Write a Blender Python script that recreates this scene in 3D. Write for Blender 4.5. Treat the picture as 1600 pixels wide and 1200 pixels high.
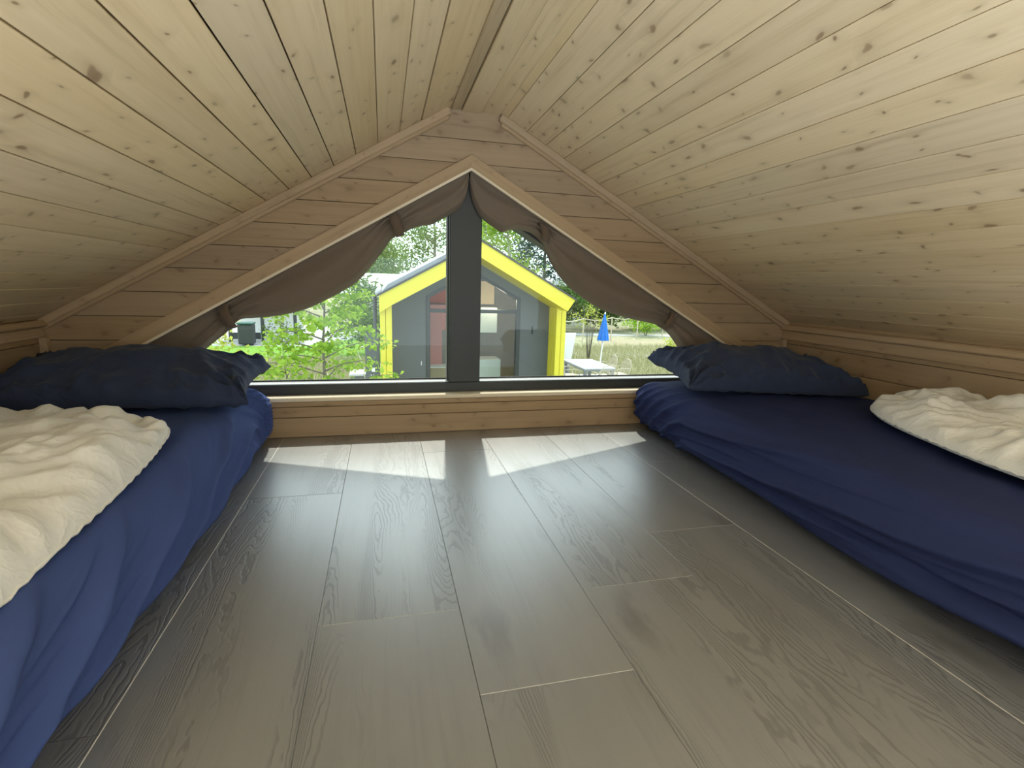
import bpy, math, random
import numpy as np
from mathutils import Vector, Matrix, noise

# ------------------------------------------------------------------ camera, sky, sun, lamps, exposure
scene = bpy.context.scene
for o in list(bpy.data.objects):
    bpy.data.objects.remove(o)
COL = scene.collection
LIFT = 0.6785                      # geometry is laid out around the eye point, then lifted so that the loft floor is z = 0

cam_d = bpy.data.cameras.new('camera')
cam = bpy.data.objects.new('camera', cam_d)
COL.objects.link(cam)
cam_d.sensor_width = 36.0
cam_d.sensor_fit = 'HORIZONTAL'
cam_d.lens = 804.35 * 36 / 1600
cam_d.clip_start = 0.02
cam_d.clip_end = 500
rt = Vector((0.97053364, -0.23931444, 0.02816115))
up = Vector((0.01880253, 0.19172329, 0.98126889))
fw = Vector((0.24023096, 0.95182497, -0.19057367))
cam.matrix_world = Matrix(((rt.x, up.x, -fw.x, 0), (rt.y, up.y, -fw.y, 0), (rt.z, up.z, -fw.z, LIFT), (0, 0, 0, 1)))
scene.camera = cam

world = bpy.data.worlds.new('sky')
scene.world = world
world.use_nodes = True
wn = world.node_tree
for n in list(wn.nodes):
    wn.nodes.remove(n)
w_out = wn.nodes.new('ShaderNodeOutputWorld')
w_bg = wn.nodes.new('ShaderNodeBackground')
w_sky = wn.nodes.new('ShaderNodeTexSky')
w_sky.sky_type = 'NISHITA'
w_sky.sun_disc = False
w_sky.sun_elevation = math.radians(52.8)
w_sky.sun_rotation = math.radians(7)
w_sky.air_density = 1.0
w_sky.dust_density = 3.0
w_sky.ozone_density = 1.0
w_mix = wn.nodes.new('ShaderNodeMix')
w_mix.data_type = 'RGBA'
w_mix.inputs[0].default_value = 0.90
w_mix.inputs[7].default_value = (0.80, 0.93, 1.0, 1)      # thin bright haze
w_sc = wn.nodes.new('ShaderNodeVectorMath'); w_sc.operation = 'SCALE'; w_sc.inputs[3].default_value = 0.12
wn.links.new(w_sky.outputs[0], w_sc.inputs[0])
wn.links.new(w_sc.outputs[0], w_mix.inputs[6])
wn.links.new(w_mix.outputs[2], w_bg.inputs[0])
w_bg.inputs[1].default_value = 2.9
wn.links.new(w_bg.outputs[0], w_out.inputs[0])

sun_d = bpy.data.lights.new('sun', 'SUN')
sun_d.energy = 4.2
sun_d.angle = math.radians(0.9)
sun_d.color = (1.0, 0.94, 0.84)
sun = bpy.data.objects.new('sun', sun_d)
COL.objects.link(sun)
sun.rotation_euler = Vector((-0.088, -0.724, -0.96)).to_track_quat('-Z', 'Y').to_euler()


def area(name, loc, direction, sx, sy, power, color):
    d = bpy.data.lights.new(name, 'AREA')
    d.shape = 'RECTANGLE'; d.size = sx; d.size_y = sy; d.energy = power; d.color = color
    o = bpy.data.objects.new(name, d)
    COL.objects.link(o)
    o.location = loc
    o.rotation_euler = Vector(direction).to_track_quat('-Z', 'Y').to_euler()
    return o


# added fill light, set in an assumed, unseen stair well behind the camera
area('rear_fill_light', (0.02, -1.42, -0.45), (0.0, 0.62, 1), 2.4, 0.80, 178, (0.77, 0.89, 1.0))
#area('rear_window_daylight', (0.4, -1.92, 0.75), (0, 1, 0.12), 1.6, 0.6, 4, (0.93, 0.97, 1.0))

vs = scene.view_settings
vs.view_transform = 'Standard'
vs.look = 'None'
vs.gamma = 1
vs.use_curve_mapping = False
vs.exposure = 0.0

random.seed(7)
rng = np.random.default_rng(11)
# ------------------------------------------------------------------ helpers
FZ = -0.6785
YW = 2.30                         # inner face of the gable wall
YV = -.75                         # loft floor cut off here, out of view, to recess the added fill light
YB = -1.95                        # rear end of the loft
XL, XR = -1.247, 2.06             # knee walls
GZ = -3.0                         # ground outside


class NT:
    """tiny node-tree builder"""
    def __init__(s, name):
        s.m = bpy.data.materials.new(name); s.m.use_nodes = True
        s.t = s.m.node_tree
        for n in list(s.t.nodes):
            s.t.nodes.remove(n)
        s.out = s.n('ShaderNodeOutputMaterial')

    def n(s, kind, **kw):
        nd = s.t.nodes.new(kind)
        for k, v in kw.items():
            setattr(nd, k, v)
        return nd

    def put(s, sock, v):
        if isinstance(v, bpy.types.NodeSocket):
            s.t.links.new(v, sock)
        elif v is not None:
            if sock.type == 'RGBA' and len(v) == 3:
                v = (*v, 1)
            sock.default_value = v

    def math(s, op, a, b=None, c=None, clamp=False):
        nd = s.n('ShaderNodeMath', operation=op, use_clamp=clamp)
        s.put(nd.inputs[0], a)
        if b is not None: s.put(nd.inputs[1], b)
        if c is not None: s.put(nd.inputs[2], c)
        return nd.outputs[0]

    def vec(s, x, y, z):
        nd = s.n('ShaderNodeCombineXYZ')
        s.put(nd.inputs[0], x); s.put(nd.inputs[1], y); s.put(nd.inputs[2], z)
        return nd.outputs[0]

    def sep(s, v):
        nd = s.n('ShaderNodeSeparateXYZ'); s.put(nd.inputs[0], v)
        return nd.outputs

    def vm(s, op, a, b=None):
        nd = s.n('ShaderNodeVectorMath', operation=op)
        s.put(nd.inputs[0], a)
        if b is not None: s.put(nd.inputs[1], b)
        return nd.outputs[0]

    def noise(s, v, scale=1, detail=3, rough=.5, dist=0):
        nd = s.n('ShaderNodeTexNoise')
        s.put(nd.inputs['Vector'], v); nd.inputs['Scale'].default_value = scale
        nd.inputs['Detail'].default_value = detail; nd.inputs['Roughness'].default_value = rough
        nd.inputs['Distortion'].default_value = dist
        return nd.outputs[0]

    def ramp(s, f, pts, interp='LINEAR'):
        nd = s.n('ShaderNodeValToRGB')
        nd.color_ramp.interpolation = interp
        e = nd.color_ramp.elements
        while len(e) < len(pts): e.new(0.5)
        for q, (p, c) in zip(e, pts):
            q.position = p
            q.color = (c, c, c, 1) if isinstance(c, (int, float)) else (*c, 1)
        s.put(nd.inputs[0], f)
        return nd.outputs[0]

    def mix(s, f, a, b, mode='MIX'):
        nd = s.n('ShaderNodeMix', data_type='RGBA', blend_type=mode)
        s.put(nd.inputs[0], f); s.put(nd.inputs[6], a); s.put(nd.inputs[7], b)
        return nd.outputs[2]

    def bump(s, h, strength=.3, dist=.01):
        nd = s.n('ShaderNodeBump'); nd.inputs['Strength'].default_value = strength
        nd.inputs['Distance'].default_value = dist
        s.put(nd.inputs['Height'], h)
        return nd.outputs[0]

    def bsdf(s, col, rough=.6, normal=None, spec=.5, metal=0, sheen=0, **kw):
        nd = s.n('ShaderNodeBsdfPrincipled')
        s.put(nd.inputs['Base Color'], col); s.put(nd.inputs['Roughness'], rough)
        nd.inputs['Specular IOR Level'].default_value = spec
        nd.inputs['Metallic'].default_value = metal
        nd.inputs['Sheen Weight'].default_value = sheen
        for k, v in kw.items():
            s.put(nd.inputs[k.replace('_', ' ')], v)
        if normal is not None: s.put(nd.inputs['Normal'], normal)
        s.t.links.new(nd.outputs[0], s.out.inputs[0])
        return nd

    def obj(s):
        return s.n('ShaderNodeTexCoord').outputs['Object']

    def rand(s):
        return s.n('ShaderNodeObjectInfo').outputs['Random']


def flat(name, col, rough=.6, spec=.5, metal=0, var=.06, scale=8):
    t = NT(name)
    f = t.noise(t.obj(), scale, 4)
    c = t.mix(f, tuple(x * (1 - var) for x in col), tuple(min(1, x * (1 + var)) for x in col))
    t.bsdf(c, rough, spec=spec, metal=metal)
    return t.m


def pine(name, a, b, knot=(.20, .105, .05), knots=True, rough=.5, kd=1.0):
    """spruce board, length along local Y, width along local X"""
    t = NT(name)
    r = t.rand()
    o = t.sep(t.obj())
    off = t.math('MULTIPLY', r, 91.7)
    x, y, z = o[0], t.math('ADD', o[1], off), o[2]
    x = t.math('ADD', x, z)
    base = t.vec(t.math('ADD', x, t.math('MULTIPLY', r, 7.3)), y, 0.0)
    # knots
    warp = t.noise(t.vec(t.math('MULTIPLY', x, 14.0), t.math('MULTIPLY', y, 7.0), r), 1, 2)
    kx = t.math('ADD', t.math('MULTIPLY', t.math('ADD', x, t.math('MULTIPLY', r, 3.1)), 15.0), t.math('MULTIPLY', t.math('SUBTRACT', warp, .5), 1.1))
    ky = t.math('ADD', t.math('MULTIPLY', y, 8.4), t.math('ADD', t.math('MULTIPLY', t.math('SUBTRACT', warp, .5), 1.1), t.math('MULTIPLY', x, 4.0)))
    vo = t.n('ShaderNodeTexVoronoi', voronoi_dimensions='2D', feature='F1')
    vo.inputs['Scale'].default_value = 1.0; vo.inputs['Randomness'].default_value = 1.0
    t.put(vo.inputs['Vector'], t.vec(kx, ky, 0))
    cell = t.sep(vo.outputs['Color'])
    size = t.math('MULTIPLY', t.math('GREATER_THAN', cell[0], .33), t.math('ADD', .26, t.math('MULTIPLY', t.math('POWER', cell[1], 2.5), .62)))
    d = t.math('DIVIDE', vo.outputs['Distance'], t.math('MAXIMUM', size, .001))
    core = t.ramp(d, [(0.0, 1.0), (.12, .85), (.17, .12), (.30, 0.0)])
    halo = t.ramp(d, [(0.0, 1.0), (.30, .35), (.75, 0.0)])
    # grain bends round the knots
    gx = t.math('ADD', x, t.math('MULTIPLY', halo, .012))
    g1 = t.noise(t.vec(t.math('MULTIPLY', gx, 55.0), t.math('MULTIPLY', y, 1.6), t.math('MULTIPLY', r, 40.0)), 1, 5, .62, .25)
    g2 = t.noise(t.vec(t.math('MULTIPLY', gx, 9.0), t.math('MULTIPLY', y, .9), t.math('ADD', 5.0, t.math('MULTIPLY', r, 60.0))), 1, 3, .5, .6)
    g3 = t.noise(t.vec(t.math('MULTIPLY', gx, 420.0), t.math('MULTIPLY', y, 9.0), r), 1, 2)
    f = t.math('ADD', t.math('MULTIPLY', g1, .55), t.math('MULTIPLY', g2, .45))
    f = t.ramp(f, [(.33, 0.0), (.68, 1.0)])
    c = t.mix(f, a, b)
    c = t.mix(t.math('MULTIPLY', t.ramp(g1, [(.56, 0.0), (.72, 1.0)]), .30), c, tuple(v * .62 for v in b))
    c = t.mix(t.math('MULTIPLY', g3, .12), c, tuple(v * .55 for v in b))
    tone = t.n('ShaderNodeHueSaturation')
    t.put(tone.inputs['Color'], c)
    t.put(tone.inputs['Value'], t.math('ADD', .94, t.math('MULTIPLY', t.math('FRACT', t.math('MULTIPLY', r, 17.3)), .10)))
    t.put(tone.inputs['Saturation'], t.math('ADD', .92, t.math('MULTIPLY', t.math('FRACT', t.math('MULTIPLY', r, 5.7)), .16)))
    c = tone.outputs[0]
    if knots:
        c = t.mix(t.math('MULTIPLY', halo, .42 * kd), c, tuple(v * .55 for v in b))
        c = t.mix(t.math('MULTIPLY', t.math('MULTIPLY', core, t.math('ADD', .45, t.math('MULTIPLY', cell[2], .6))), .75 * kd), c, knot)
    h = t.math('ADD', t.math('MULTIPLY', g3, .5), g1)
    t.bsdf(c, rough, t.bump(h, .12, .002), spec=.35)
    return t.m


def laminate(name):
    """grey brushed oak laminate with an embossed cathedral grain, length along local Y"""
    t = NT(name)
    r = t.rand()
    o = t.sep(t.obj())
    off = t.math('MULTIPLY', r, 53.3)
    x, y = o[0], t.math('ADD', o[1], off)
    # field whose contour lines draw the cathedral figure
    low = t.noise(t.vec(t.math('MULTIPLY', x, 8.5), t.math('MULTIPLY', y, .85), t.math('MULTIPLY', r, 20.0)), 1, 1.5, .45, .25)
    mid = t.noise(t.vec(t.math('MULTIPLY', x, 22.0), t.math('MULTIPLY', y, 7.0), t.math('MULTIPLY', r, 9.0)), 1, 3, .6)
    fld = t.math('ADD', low, t.math('MULTIPLY', mid, .085))
    ring = t.math('SINE', t.math('MULTIPLY', fld, 250.0))
    ring = t.ramp(t.math('MULTIPLY_ADD', ring, .5, .5), [(.0, 0.0), (.62, 0.02), (.88, .8), (1.0, 1.0)])
    mask = t.noise(t.vec(t.math('MULTIPLY', x, 9.0), t.math('MULTIPLY', y, .75), t.math('ADD', 31.0, t.math('MULTIPLY', r, 70.0))), 1, 2, .5)
    mask = t.ramp(mask, [(.50, 0.0), (.57, 1.0)])
    fine = t.noise(t.vec(t.math('MULTIPLY', x, 210.0), t.math('MULTIPLY', y, 7.0), r), 1, 4, .7)
    fibre = t.noise(t.vec(t.math('MULTIPLY', x, 70.0), t.math('MULTIPLY', y, 3.0), t.math('ADD', r, 4.0)), 1, 4, .6, .3)
    pores = t.noise(t.vec(t.math('MULTIPLY', x, 320.0), t.math('MULTIPLY', y, 60.0), r), 1, 2, .5)
    ringm = t.math('MULTIPLY', ring, mask)
    blot = t.noise(t.vec(t.math('MULTIPLY', x, 7.0), t.math('MULTIPLY', y, 1.6), t.math('ADD', 3.0, t.math('MULTIPLY', r, 30.0))), 1, 4, .6, .4)
    blot = t.ramp(blot, [(.30, 0.0), (.72, 1.0)])
    c = t.mix(blot, (.165, .168, .170), (.215, .218, .218))
    c = t.mix(t.math('MULTIPLY', t.ramp(fibre, [(.5, 0.0), (.75, 1.0)]), .35), c, (.105, .105, .102))
    c = t.mix(t.math('MULTIPLY', ringm, .55), c, (.060, .060, .058))
    # a few smoky knots
    vo = t.n('ShaderNodeTexVoronoi', voronoi_dimensions='2D', feature='F1')
    vo.inputs['Scale'].default_value = 1.0
    t.put(vo.inputs['Vector'], t.vec(t.math('ADD', t.math('MULTIPLY', x, 5.0), t.math('MULTIPLY', mid, .5)), t.math('MULTIPLY', y, 1.25), 0))
    cell = t.sep(vo.outputs['Color'])
    kn = t.ramp(vo.outputs['Distance'], [(0.0, 1.0), (.05, .75), (.16, 0.0)])
    kn = t.math('MULTIPLY', kn, t.math('GREATER_THAN', cell[0], .80))
    c = t.mix(t.math('MULTIPLY', kn, .6), c, (.055, .048, .042))
    h = t.math('ADD', t.math('MULTIPLY', ringm, -1.0), t.math('MULTIPLY', fine, -.30))
    h = t.math('ADD', h, t.math('MULTIPLY', pores, -.10))
    ro = t.math('ADD', .34, t.math('ADD', t.math('MULTIPLY', ringm, .18), t.math('MULTIPLY', fine, .12)))
    t.bsdf(c, ro, t.bump(h, .8, .0011), spec=.8, Coat_Weight=1.0, Coat_Roughness=.35, Coat_IOR=2.35)
    return t.m


def cloth(name, a, b, rough=.85, weave=900, sheen=.0, fuzz=.10, crinkle=0.0):
    t = NT(name)
    p = t.obj()
    f = t.noise(p, 9, 5, .6)
    g = t.noise(p, weave, 2, .5)
    c = t.mix(t.math('ADD', t.math('MULTIPLY', f, .5), t.math('MULTIPLY', g, .5)), a, b)
    big = t.noise(p, 26, 5, .55)
    h = t.math('ADD', t.math('MULTIPLY', g, fuzz), t.math('MULTIPLY', big, .9))
    if crinkle:
        # sharp little press creases
        w1 = t.noise(p, 7, 3, .55, 1.2)
        w2 = t.noise(p, 19, 2, .5, .8)
        c1 = t.math('POWER', t.math('SUBTRACT', 1.0, t.math('ABSOLUTE', t.math('MULTIPLY_ADD', w1, 4.0, -2.0)), clamp=True), 3.0)
        c2 = t.math('POWER', t.math('SUBTRACT', 1.0, t.math('ABSOLUTE', t.math('MULTIPLY_ADD', w2, 4.0, -2.0)), clamp=True), 3.0)
        h = t.math('ADD', h, t.math('MULTIPLY', t.math('ADD', c1, t.math('MULTIPLY', c2, .5)), crinkle))
    t.bsdf(c, rough, t.bump(h, .28, .004), spec=.15, sheen=sheen)
    return t.m


def leafmat(name, a, b, tr=.45):
    t = NT(name)
    isl = t.n('ShaderNodeNewGeometry').outputs['Random Per Island']
    c = t.mix(isl, a, b)
    d = t.n('ShaderNodeBsdfDiffuse'); t.put(d.inputs[0], c)
    tl = t.n('ShaderNodeBsdfTranslucent'); t.put(tl.inputs[0], t.mix(.4, c, b))
    m = t.n('ShaderNodeMixShader'); m.inputs[0].default_value = tr
    t.t.links.new(d.outputs[0], m.inputs[1]); t.t.links.new(tl.outputs[0], m.inputs[2])
    t.t.links.new(m.outputs[0], t.out.inputs[0])
    return t.m


def glassmat(name, tint=(.94, .97, .95), refl=1.0):
    t = NT(name)
    lw = t.n('ShaderNodeLayerWeight'); lw.inputs[0].default_value = .5
    fr = t.math('MULTIPLY_ADD', t.math('POWER', lw.outputs['Facing'], 5.0), .48, .022)      # Schlick, one of two faces
    tr = t.n('ShaderNodeBsdfTransparent'); t.put(tr.inputs[0], tint)
    gl = t.n('ShaderNodeBsdfGlossy'); gl.inputs['Roughness'].default_value = 0.01
    m = t.n('ShaderNodeMixShader')
    t.put(m.inputs[0], t.math('MULTIPLY', fr, refl, clamp=True))
    t.t.links.new(tr.outputs[0], m.inputs[1]); t.t.links.new(gl.outputs[0], m.inputs[2])
    t.t.links.new(m.outputs[0], t.out.inputs[0])
    return t.m


M = {}
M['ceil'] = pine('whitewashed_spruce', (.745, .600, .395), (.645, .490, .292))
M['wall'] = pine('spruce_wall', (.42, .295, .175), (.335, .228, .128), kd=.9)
M['trim'] = pine('spruce_trim', (.50, .360, .222), (.41, .285, .165), kd=.35)
M['ridge'] = pine('spruce_ridge', (.62, .500, .330), (.40, .290, .175), knots=False)
M['floor'] = laminate('grey_laminate')
M['dark'] = flat('dark_joint', (.035, .024, .014), .9)
M['core'] = flat('painted_seam_glint', (.80, .78, .72), .7)  # bright seam lines: the highlight is put into the colour
M['edge'] = pine('painted_lit_edge', (.82, .72, .56), (.76, .65, .48), knots=False)  # brightness of lit wood edges put into the colour
M['frame'] = flat('anthracite_frame', (.022, .024, .021), .42, var=.03)
M['bead'] = flat('grey_bead', (.50, .50, .49), .22, var=.03)
M['gasket'] = flat('black_gasket', (.012, .012, .012), .6)
M['glass'] = glassmat('clear_glass')
M['navy'] = cloth('navy_jersey', (.040, .066, .205), (.062, .098, .275))
M['ink'] = cloth('ink_cotton', (.018, .026, .060), (.040, .056, .108), crinkle=1.2, sheen=.08)
M['navy_shaded'] = cloth('shaded_navy_jersey', (.017, .025, .085), (.030, .042, .125))  # darker copy of the sheet cloth, shade put into the colour
M['white'] = cloth('off_white_cotton', (.76, .76, .75), (.84, .84, .83), fuzz=.05, crinkle=1.2)
M['white2'] = cloth('grey_white_lining', (.52, .52, .50), (.60, .60, .57), sheen=.1)
M['curtain'] = cloth('taupe_blackout_cloth', (.165, .128, .096), (.205, .160, .122), rough=.75, sheen=.1, fuzz=.03)
M['strap'] = cloth('taupe_strap', (.125, .088, .062), (.155, .112, .082), rough=.75, sheen=.2)
M['yellow'] = flat('yellow_paint', (.64, .55, .035), .45, var=.03)
M['anth'] = flat('anthracite_cladding', (.085, .090, .092), .55, var=.12, scale=3)
M['roofing'] = flat('roof_metal', (.30, .31, .33), .35, var=.1, scale=5)
M['roofdark'] = flat('roof_edge_dark', (.04, .04, .045), .5)
M['oak'] = flat('interior_wood', (.42, .31, .17), .6, var=.2, scale=4)
M['red'] = flat('red_lacquer', (.50, .10, .055), .5)
M['kitchen'] = flat('white_cabinet', (.70, .74, .70), .4)
M['bark'] = flat('bark', (.16, .135, .11), .9, var=.35, scale=20)
M['bark2'] = flat('pale_bark', (.34, .31, .27), .9, var=.35, scale=6)
M['leaf'] = leafmat('linden_leaf', (.13, .28, .022), (.38, .52, .08), .5)
M['leafy'] = leafmat('yellow_green_leaf', (.28, .34, .035), (.52, .56, .12), .5)
M['leafd'] = leafmat('hedge_leaf', (.05, .11, .028), (.17, .25, .07), .35)
M['birch'] = leafmat('birch_leaf', (.13, .23, .075), (.30, .40, .15), .4)
M['fir'] = leafmat('fir_needle', (.045, .08, .055), (.11, .165, .125), .2)
M['grassb'] = leafmat('meadow_blade', (.21, .24, .09), (.52, .48, .31), .4)
M['bluecl'] = cloth('blue_parasol_cloth', (.03, .16, .55), (.05, .22, .68), sheen=.1)
M['whitep'] = flat('white_paint', (.78, .78, .77), .4)
M['table'] = flat('pale_grey_top', (.62, .64, .65), .25)
M['steel'] = flat('grey_steel', (.22, .23, .24), .4)
M['rattan'] = flat('beige_rattan', (.50, .44, .33), .8)
M['stone'] = flat('pale_stone', (.62, .60, .56), .8, var=.2)
M['rope'] = flat('rope', (.70, .62, .48), .9)
M['lampglow'] = None
t = NT('ceiling_lamp_glow'); e = t.n('ShaderNodeEmission'); e.inputs[0].default_value = (1, .9, .7, 1); e.inputs[1].default_value = 2.0
t.t.links.new(e.outputs[0], t.out.inputs[0]); M['lampglow'] = t.m


def props(o, label=None, cat=None, group=None, kind=None):
    if label: o['label'] = label
    if cat: o['category'] = cat
    if group: o['group'] = group
    if kind: o['kind'] = kind
    return o


def link(name, me, mat, parent=None, mw=None):
    o = bpy.data.objects.new(name, me)
    COL.objects.link(o)
    if mat is not None and not me.materials:
        me.materials.append(mat)
    if mw is not None: o.matrix_world = mw
    if parent is not None: o.parent = parent
    return o


def empty(name, loc, label=None, cat=None, group=None, kind=None, rz=0):
    o = bpy.data.objects.new(name, None)
    COL.objects.link(o)
    o.location = loc; o.rotation_euler = (0, 0, rz)
    o.empty_display_size = .1
    return props(o, label, cat, group, kind)


def rel(parent, me):
    """meshes are written in shared coordinates: shift them into the parent's frame (unrotated parents)"""
    me.transform(Matrix.Translation(-parent.location))
    return me


class MB:
    def __init__(s): s.v = []; s.f = []
    def add(s, v, f):
        b = len(s.v); s.v += [tuple(p) for p in v]; s.f += [tuple(i + b for i in q) for q in f]; return s
    def box(s, a, b):
        (x0, y0, z0), (x1, y1, z1) = a, b
        v = [(x0, y0, z0), (x1, y0, z0), (x1, y1, z0), (x0, y1, z0), (x0, y0, z1), (x1, y0, z1), (x1, y1, z1), (x0, y1, z1)]
        return s.add(v, [(0, 3, 2, 1), (4, 5, 6, 7), (0, 1, 5, 4), (1, 2, 6, 5), (2, 3, 7, 6), (3, 0, 4, 7)])
    def bbox(s, a, b, c=.004):
        """box with chamfered edges"""
        cx, cy, cz = [(p + q) / 2 for p, q in zip(a, b)]
        hx, hy, hz = [abs(q - p) / 2 for p, q in zip(a, b)]
        c = min(c, hx * .9, hy * .9, hz * .9)
        V = []; idx = {}
        for sx in (-1, 1):
            for sy in (-1, 1):
                for sz in (-1, 1):
                    for k in range(3):
                        o = [hx, hy, hz]
                        for j in range(3):
                            if j != k: o[j] -= c
                        idx[(sx, sy, sz, k)] = len(V)
                        V.append((cx + sx * o[0], cy + sy * o[1], cz + sz * o[2]))
        F = []
        for k in range(3):
            for sg in (-1, 1):
                q = []
                for (p, r) in ((-1, -1), (1, -1), (1, 1), (-1, 1)):
                    sgn = [0, 0, 0]; sgn[k] = sg; sgn[(k + 1) % 3] = p; sgn[(k + 2) % 3] = r
                    q.append(idx[(*sgn, k)])
                F.append(q if sg > 0 else q[::-1])
        for k in range(3):
            i, j = (k + 1) % 3, (k + 2) % 3
            for a1 in (-1, 1):
                for a2 in (-1, 1):
                    s0 = [0, 0, 0]; s0[i] = a1; s0[j] = a2; s0[k] = -1
                    s1 = list(s0); s1[k] = 1
                    q = [idx[(*s0, i)], idx[(*s1, i)], idx[(*s1, j)], idx[(*s0, j)]]
                    F.append(q if a1 * a2 < 0 else q[::-1])
        for sx in (-1, 1):
            for sy in (-1, 1):
                for sz in (-1, 1):
                    q = [idx[(sx, sy, sz, k)] for k in range(3)]
                    F.append(q if sx * sy * sz > 0 else q[::-1])
        return s.add(V, F)
    def prism(s, poly, d0, d1, axes='xzy'):
        """polygon in the first two axes, extruded along the third"""
        n = len(poly); ai = ['xyz'.index(c) for c in axes]
        V = []
        for d in (d0, d1):
            for (p, q) in poly:
                w = [0, 0, 0]; w[ai[0]] = p; w[ai[1]] = q; w[ai[2]] = d
                V.append(tuple(w))
        F = [tuple(range(n)), tuple(range(2 * n - 1, n - 1, -1))] + [(i, (i + 1) % n + 0, (i + 1) % n + n, i + n)[::-1] for i in range(n)]
        return s.add(V, F)
    def tube(s, pts, rad, seg=7):
        pts = [Vector(p) for p in pts]
        if not hasattr(rad, '__len__'): rad = [rad] * len(pts)
        V = []; n = len(pts)
        for i, p in enumerate(pts):
            d = (pts[min(i + 1, n - 1)] - pts[max(i - 1, 0)]).normalized()
            a = d.cross(Vector((0, 0, 1)) if abs(d.z) < .9 else Vector((1, 0, 0))).normalized(); b = d.cross(a)
            for k in range(seg):
                t_ = 2 * math.pi * k / seg
                V.append(p + (a * math.cos(t_) + b * math.sin(t_)) * rad[i])
        F = [(i * seg + k, i * seg + (k + 1) % seg, (i + 1) * seg + (k + 1) % seg, (i + 1) * seg + k) for i in range(n - 1) for k in range(seg)]
        F += [tuple(range(seg)), tuple(range(n * seg - 1, (n - 1) * seg - 1, -1))]
        return s.add(V, F)
    def lathe(s, prof, c, seg=16, fn=None):
        V = []; n = len(prof)
        for (r, z) in prof:
            for k in range(seg):
                t_ = 2 * math.pi * k / seg
                q = r * (fn(t_, z) if fn else 1)
                V.append((c[0] + q * math.cos(t_), c[1] + q * math.sin(t_), c[2] + z))
        F = [(i * seg + k, i * seg + (k + 1) % seg, (i + 1) * seg + (k + 1) % seg, (i + 1) * seg + k) for i in range(n - 1) for k in range(seg)]
        F += [tuple(range(seg))[::-1], tuple(range((n - 1) * seg, n * seg))]
        return s.add(V, F)
    def me(s, name='mesh', smooth=False, fix=True):
        m = bpy.data.meshes.new(name)
        m.from_pydata([tuple(p) for p in s.v], [], s.f)
        if fix and len(s.f) < 4000:
            import bmesh
            bm = bmesh.new(); bm.from_mesh(m); bmesh.ops.recalc_face_normals(bm, faces=bm.faces); bm.to_mesh(m); bm.free()
        if smooth:
            m.polygons.foreach_set('use_smooth', [True] * len(m.polygons))
        m.update()
        return m
    def build(s, name, mat, parent=None, smooth=False, **pr):
        m = s.me(name, smooth)
        if parent is not None: rel(parent, m)
        o = link(name, m, mat, parent)
        return props(o, **pr)


def clip(poly, a, b, c):
    """keep the part of a polygon where a*x + b*y + c >= 0"""
    out = []
    for i in range(len(poly)):
        p, q = poly[i], poly[(i + 1) % len(poly)]
        dp, dq = a * p[0] + b * p[1] + c, a * q[0] + b * q[1] + c
        if dp >= 0: out.append(p)
        if dp * dq < 0:
            t_ = dp / (dp - dq); out.append((p[0] + (q[0] - p[0]) * t_, p[1] + (q[1] - p[1]) * t_))
    return out


def board_mesh(poly, th=.014, ch=.0012, gap=.0012):
    """board whose outline (length v along Y, width u along X) is a convex polygon; seen face at z = 0, body below"""
    cx = sum(p[0] for p in poly) / len(poly); cy = sum(p[1] for p in poly) / len(poly)
    n = len(poly)
    area_ = sum(poly[i][0] * poly[(i + 1) % n][1] - poly[(i + 1) % n][0] * poly[i][1] for i in range(n))
    if area_ < 0: poly = poly[::-1]
    def inset(poly, d):
        out = []
        for i in range(n):
            p0, p1, p2 = Vector(poly[i - 1]), Vector(poly[i]), Vector(poly[(i + 1) % n])
            e1, e2 = (p1 - p0).normalized(), (p2 - p1).normalized()
            n1, n2 = Vector((-e1.y, e1.x)), Vector((-e2.y, e2.x))
            k = n1 + n2
            den = max(.25, 1 + n1.dot(n2))
            out.append((p1.x + k.x * d / den, p1.y + k.y * d / den))
        return out
    a = inset(poly, gap); b = inset(poly, gap + ch)
    V = [(x, y, 0) for x, y in b] + [(x, y, -ch) for x, y in a] + [(x, y, -th) for x, y in a]
    F = [tuple(range(n)), tuple(range(3 * n - 1, 2 * n - 1, -1))]
    for i in range(n):
        j = (i + 1) % n
        F.append((i + n, j + n, j, i)); F.append((i + 2 * n, j + 2 * n, j + n, i + n))
    me = bpy.data.meshes.new('plank'); me.from_pydata(V, [], F); me.update()
    return me


def frame(origin, u, v, w):
    """local X->u (width), Y->v (length), Z->w (face normal)"""
    u, v, w, o = Vector(u), Vector(v), Vector(w), Vector(origin)
    return Matrix(((u.x, v.x, w.x, o.x), (u.y, v.y, w.y, o.y), (u.z, v.z, w.z, o.z), (0, 0, 0, 1)))


def planks(parent, me, mat, mats, name='plank'):
    for mw in mats:
        link(name, me, mat, parent, mw)


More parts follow.
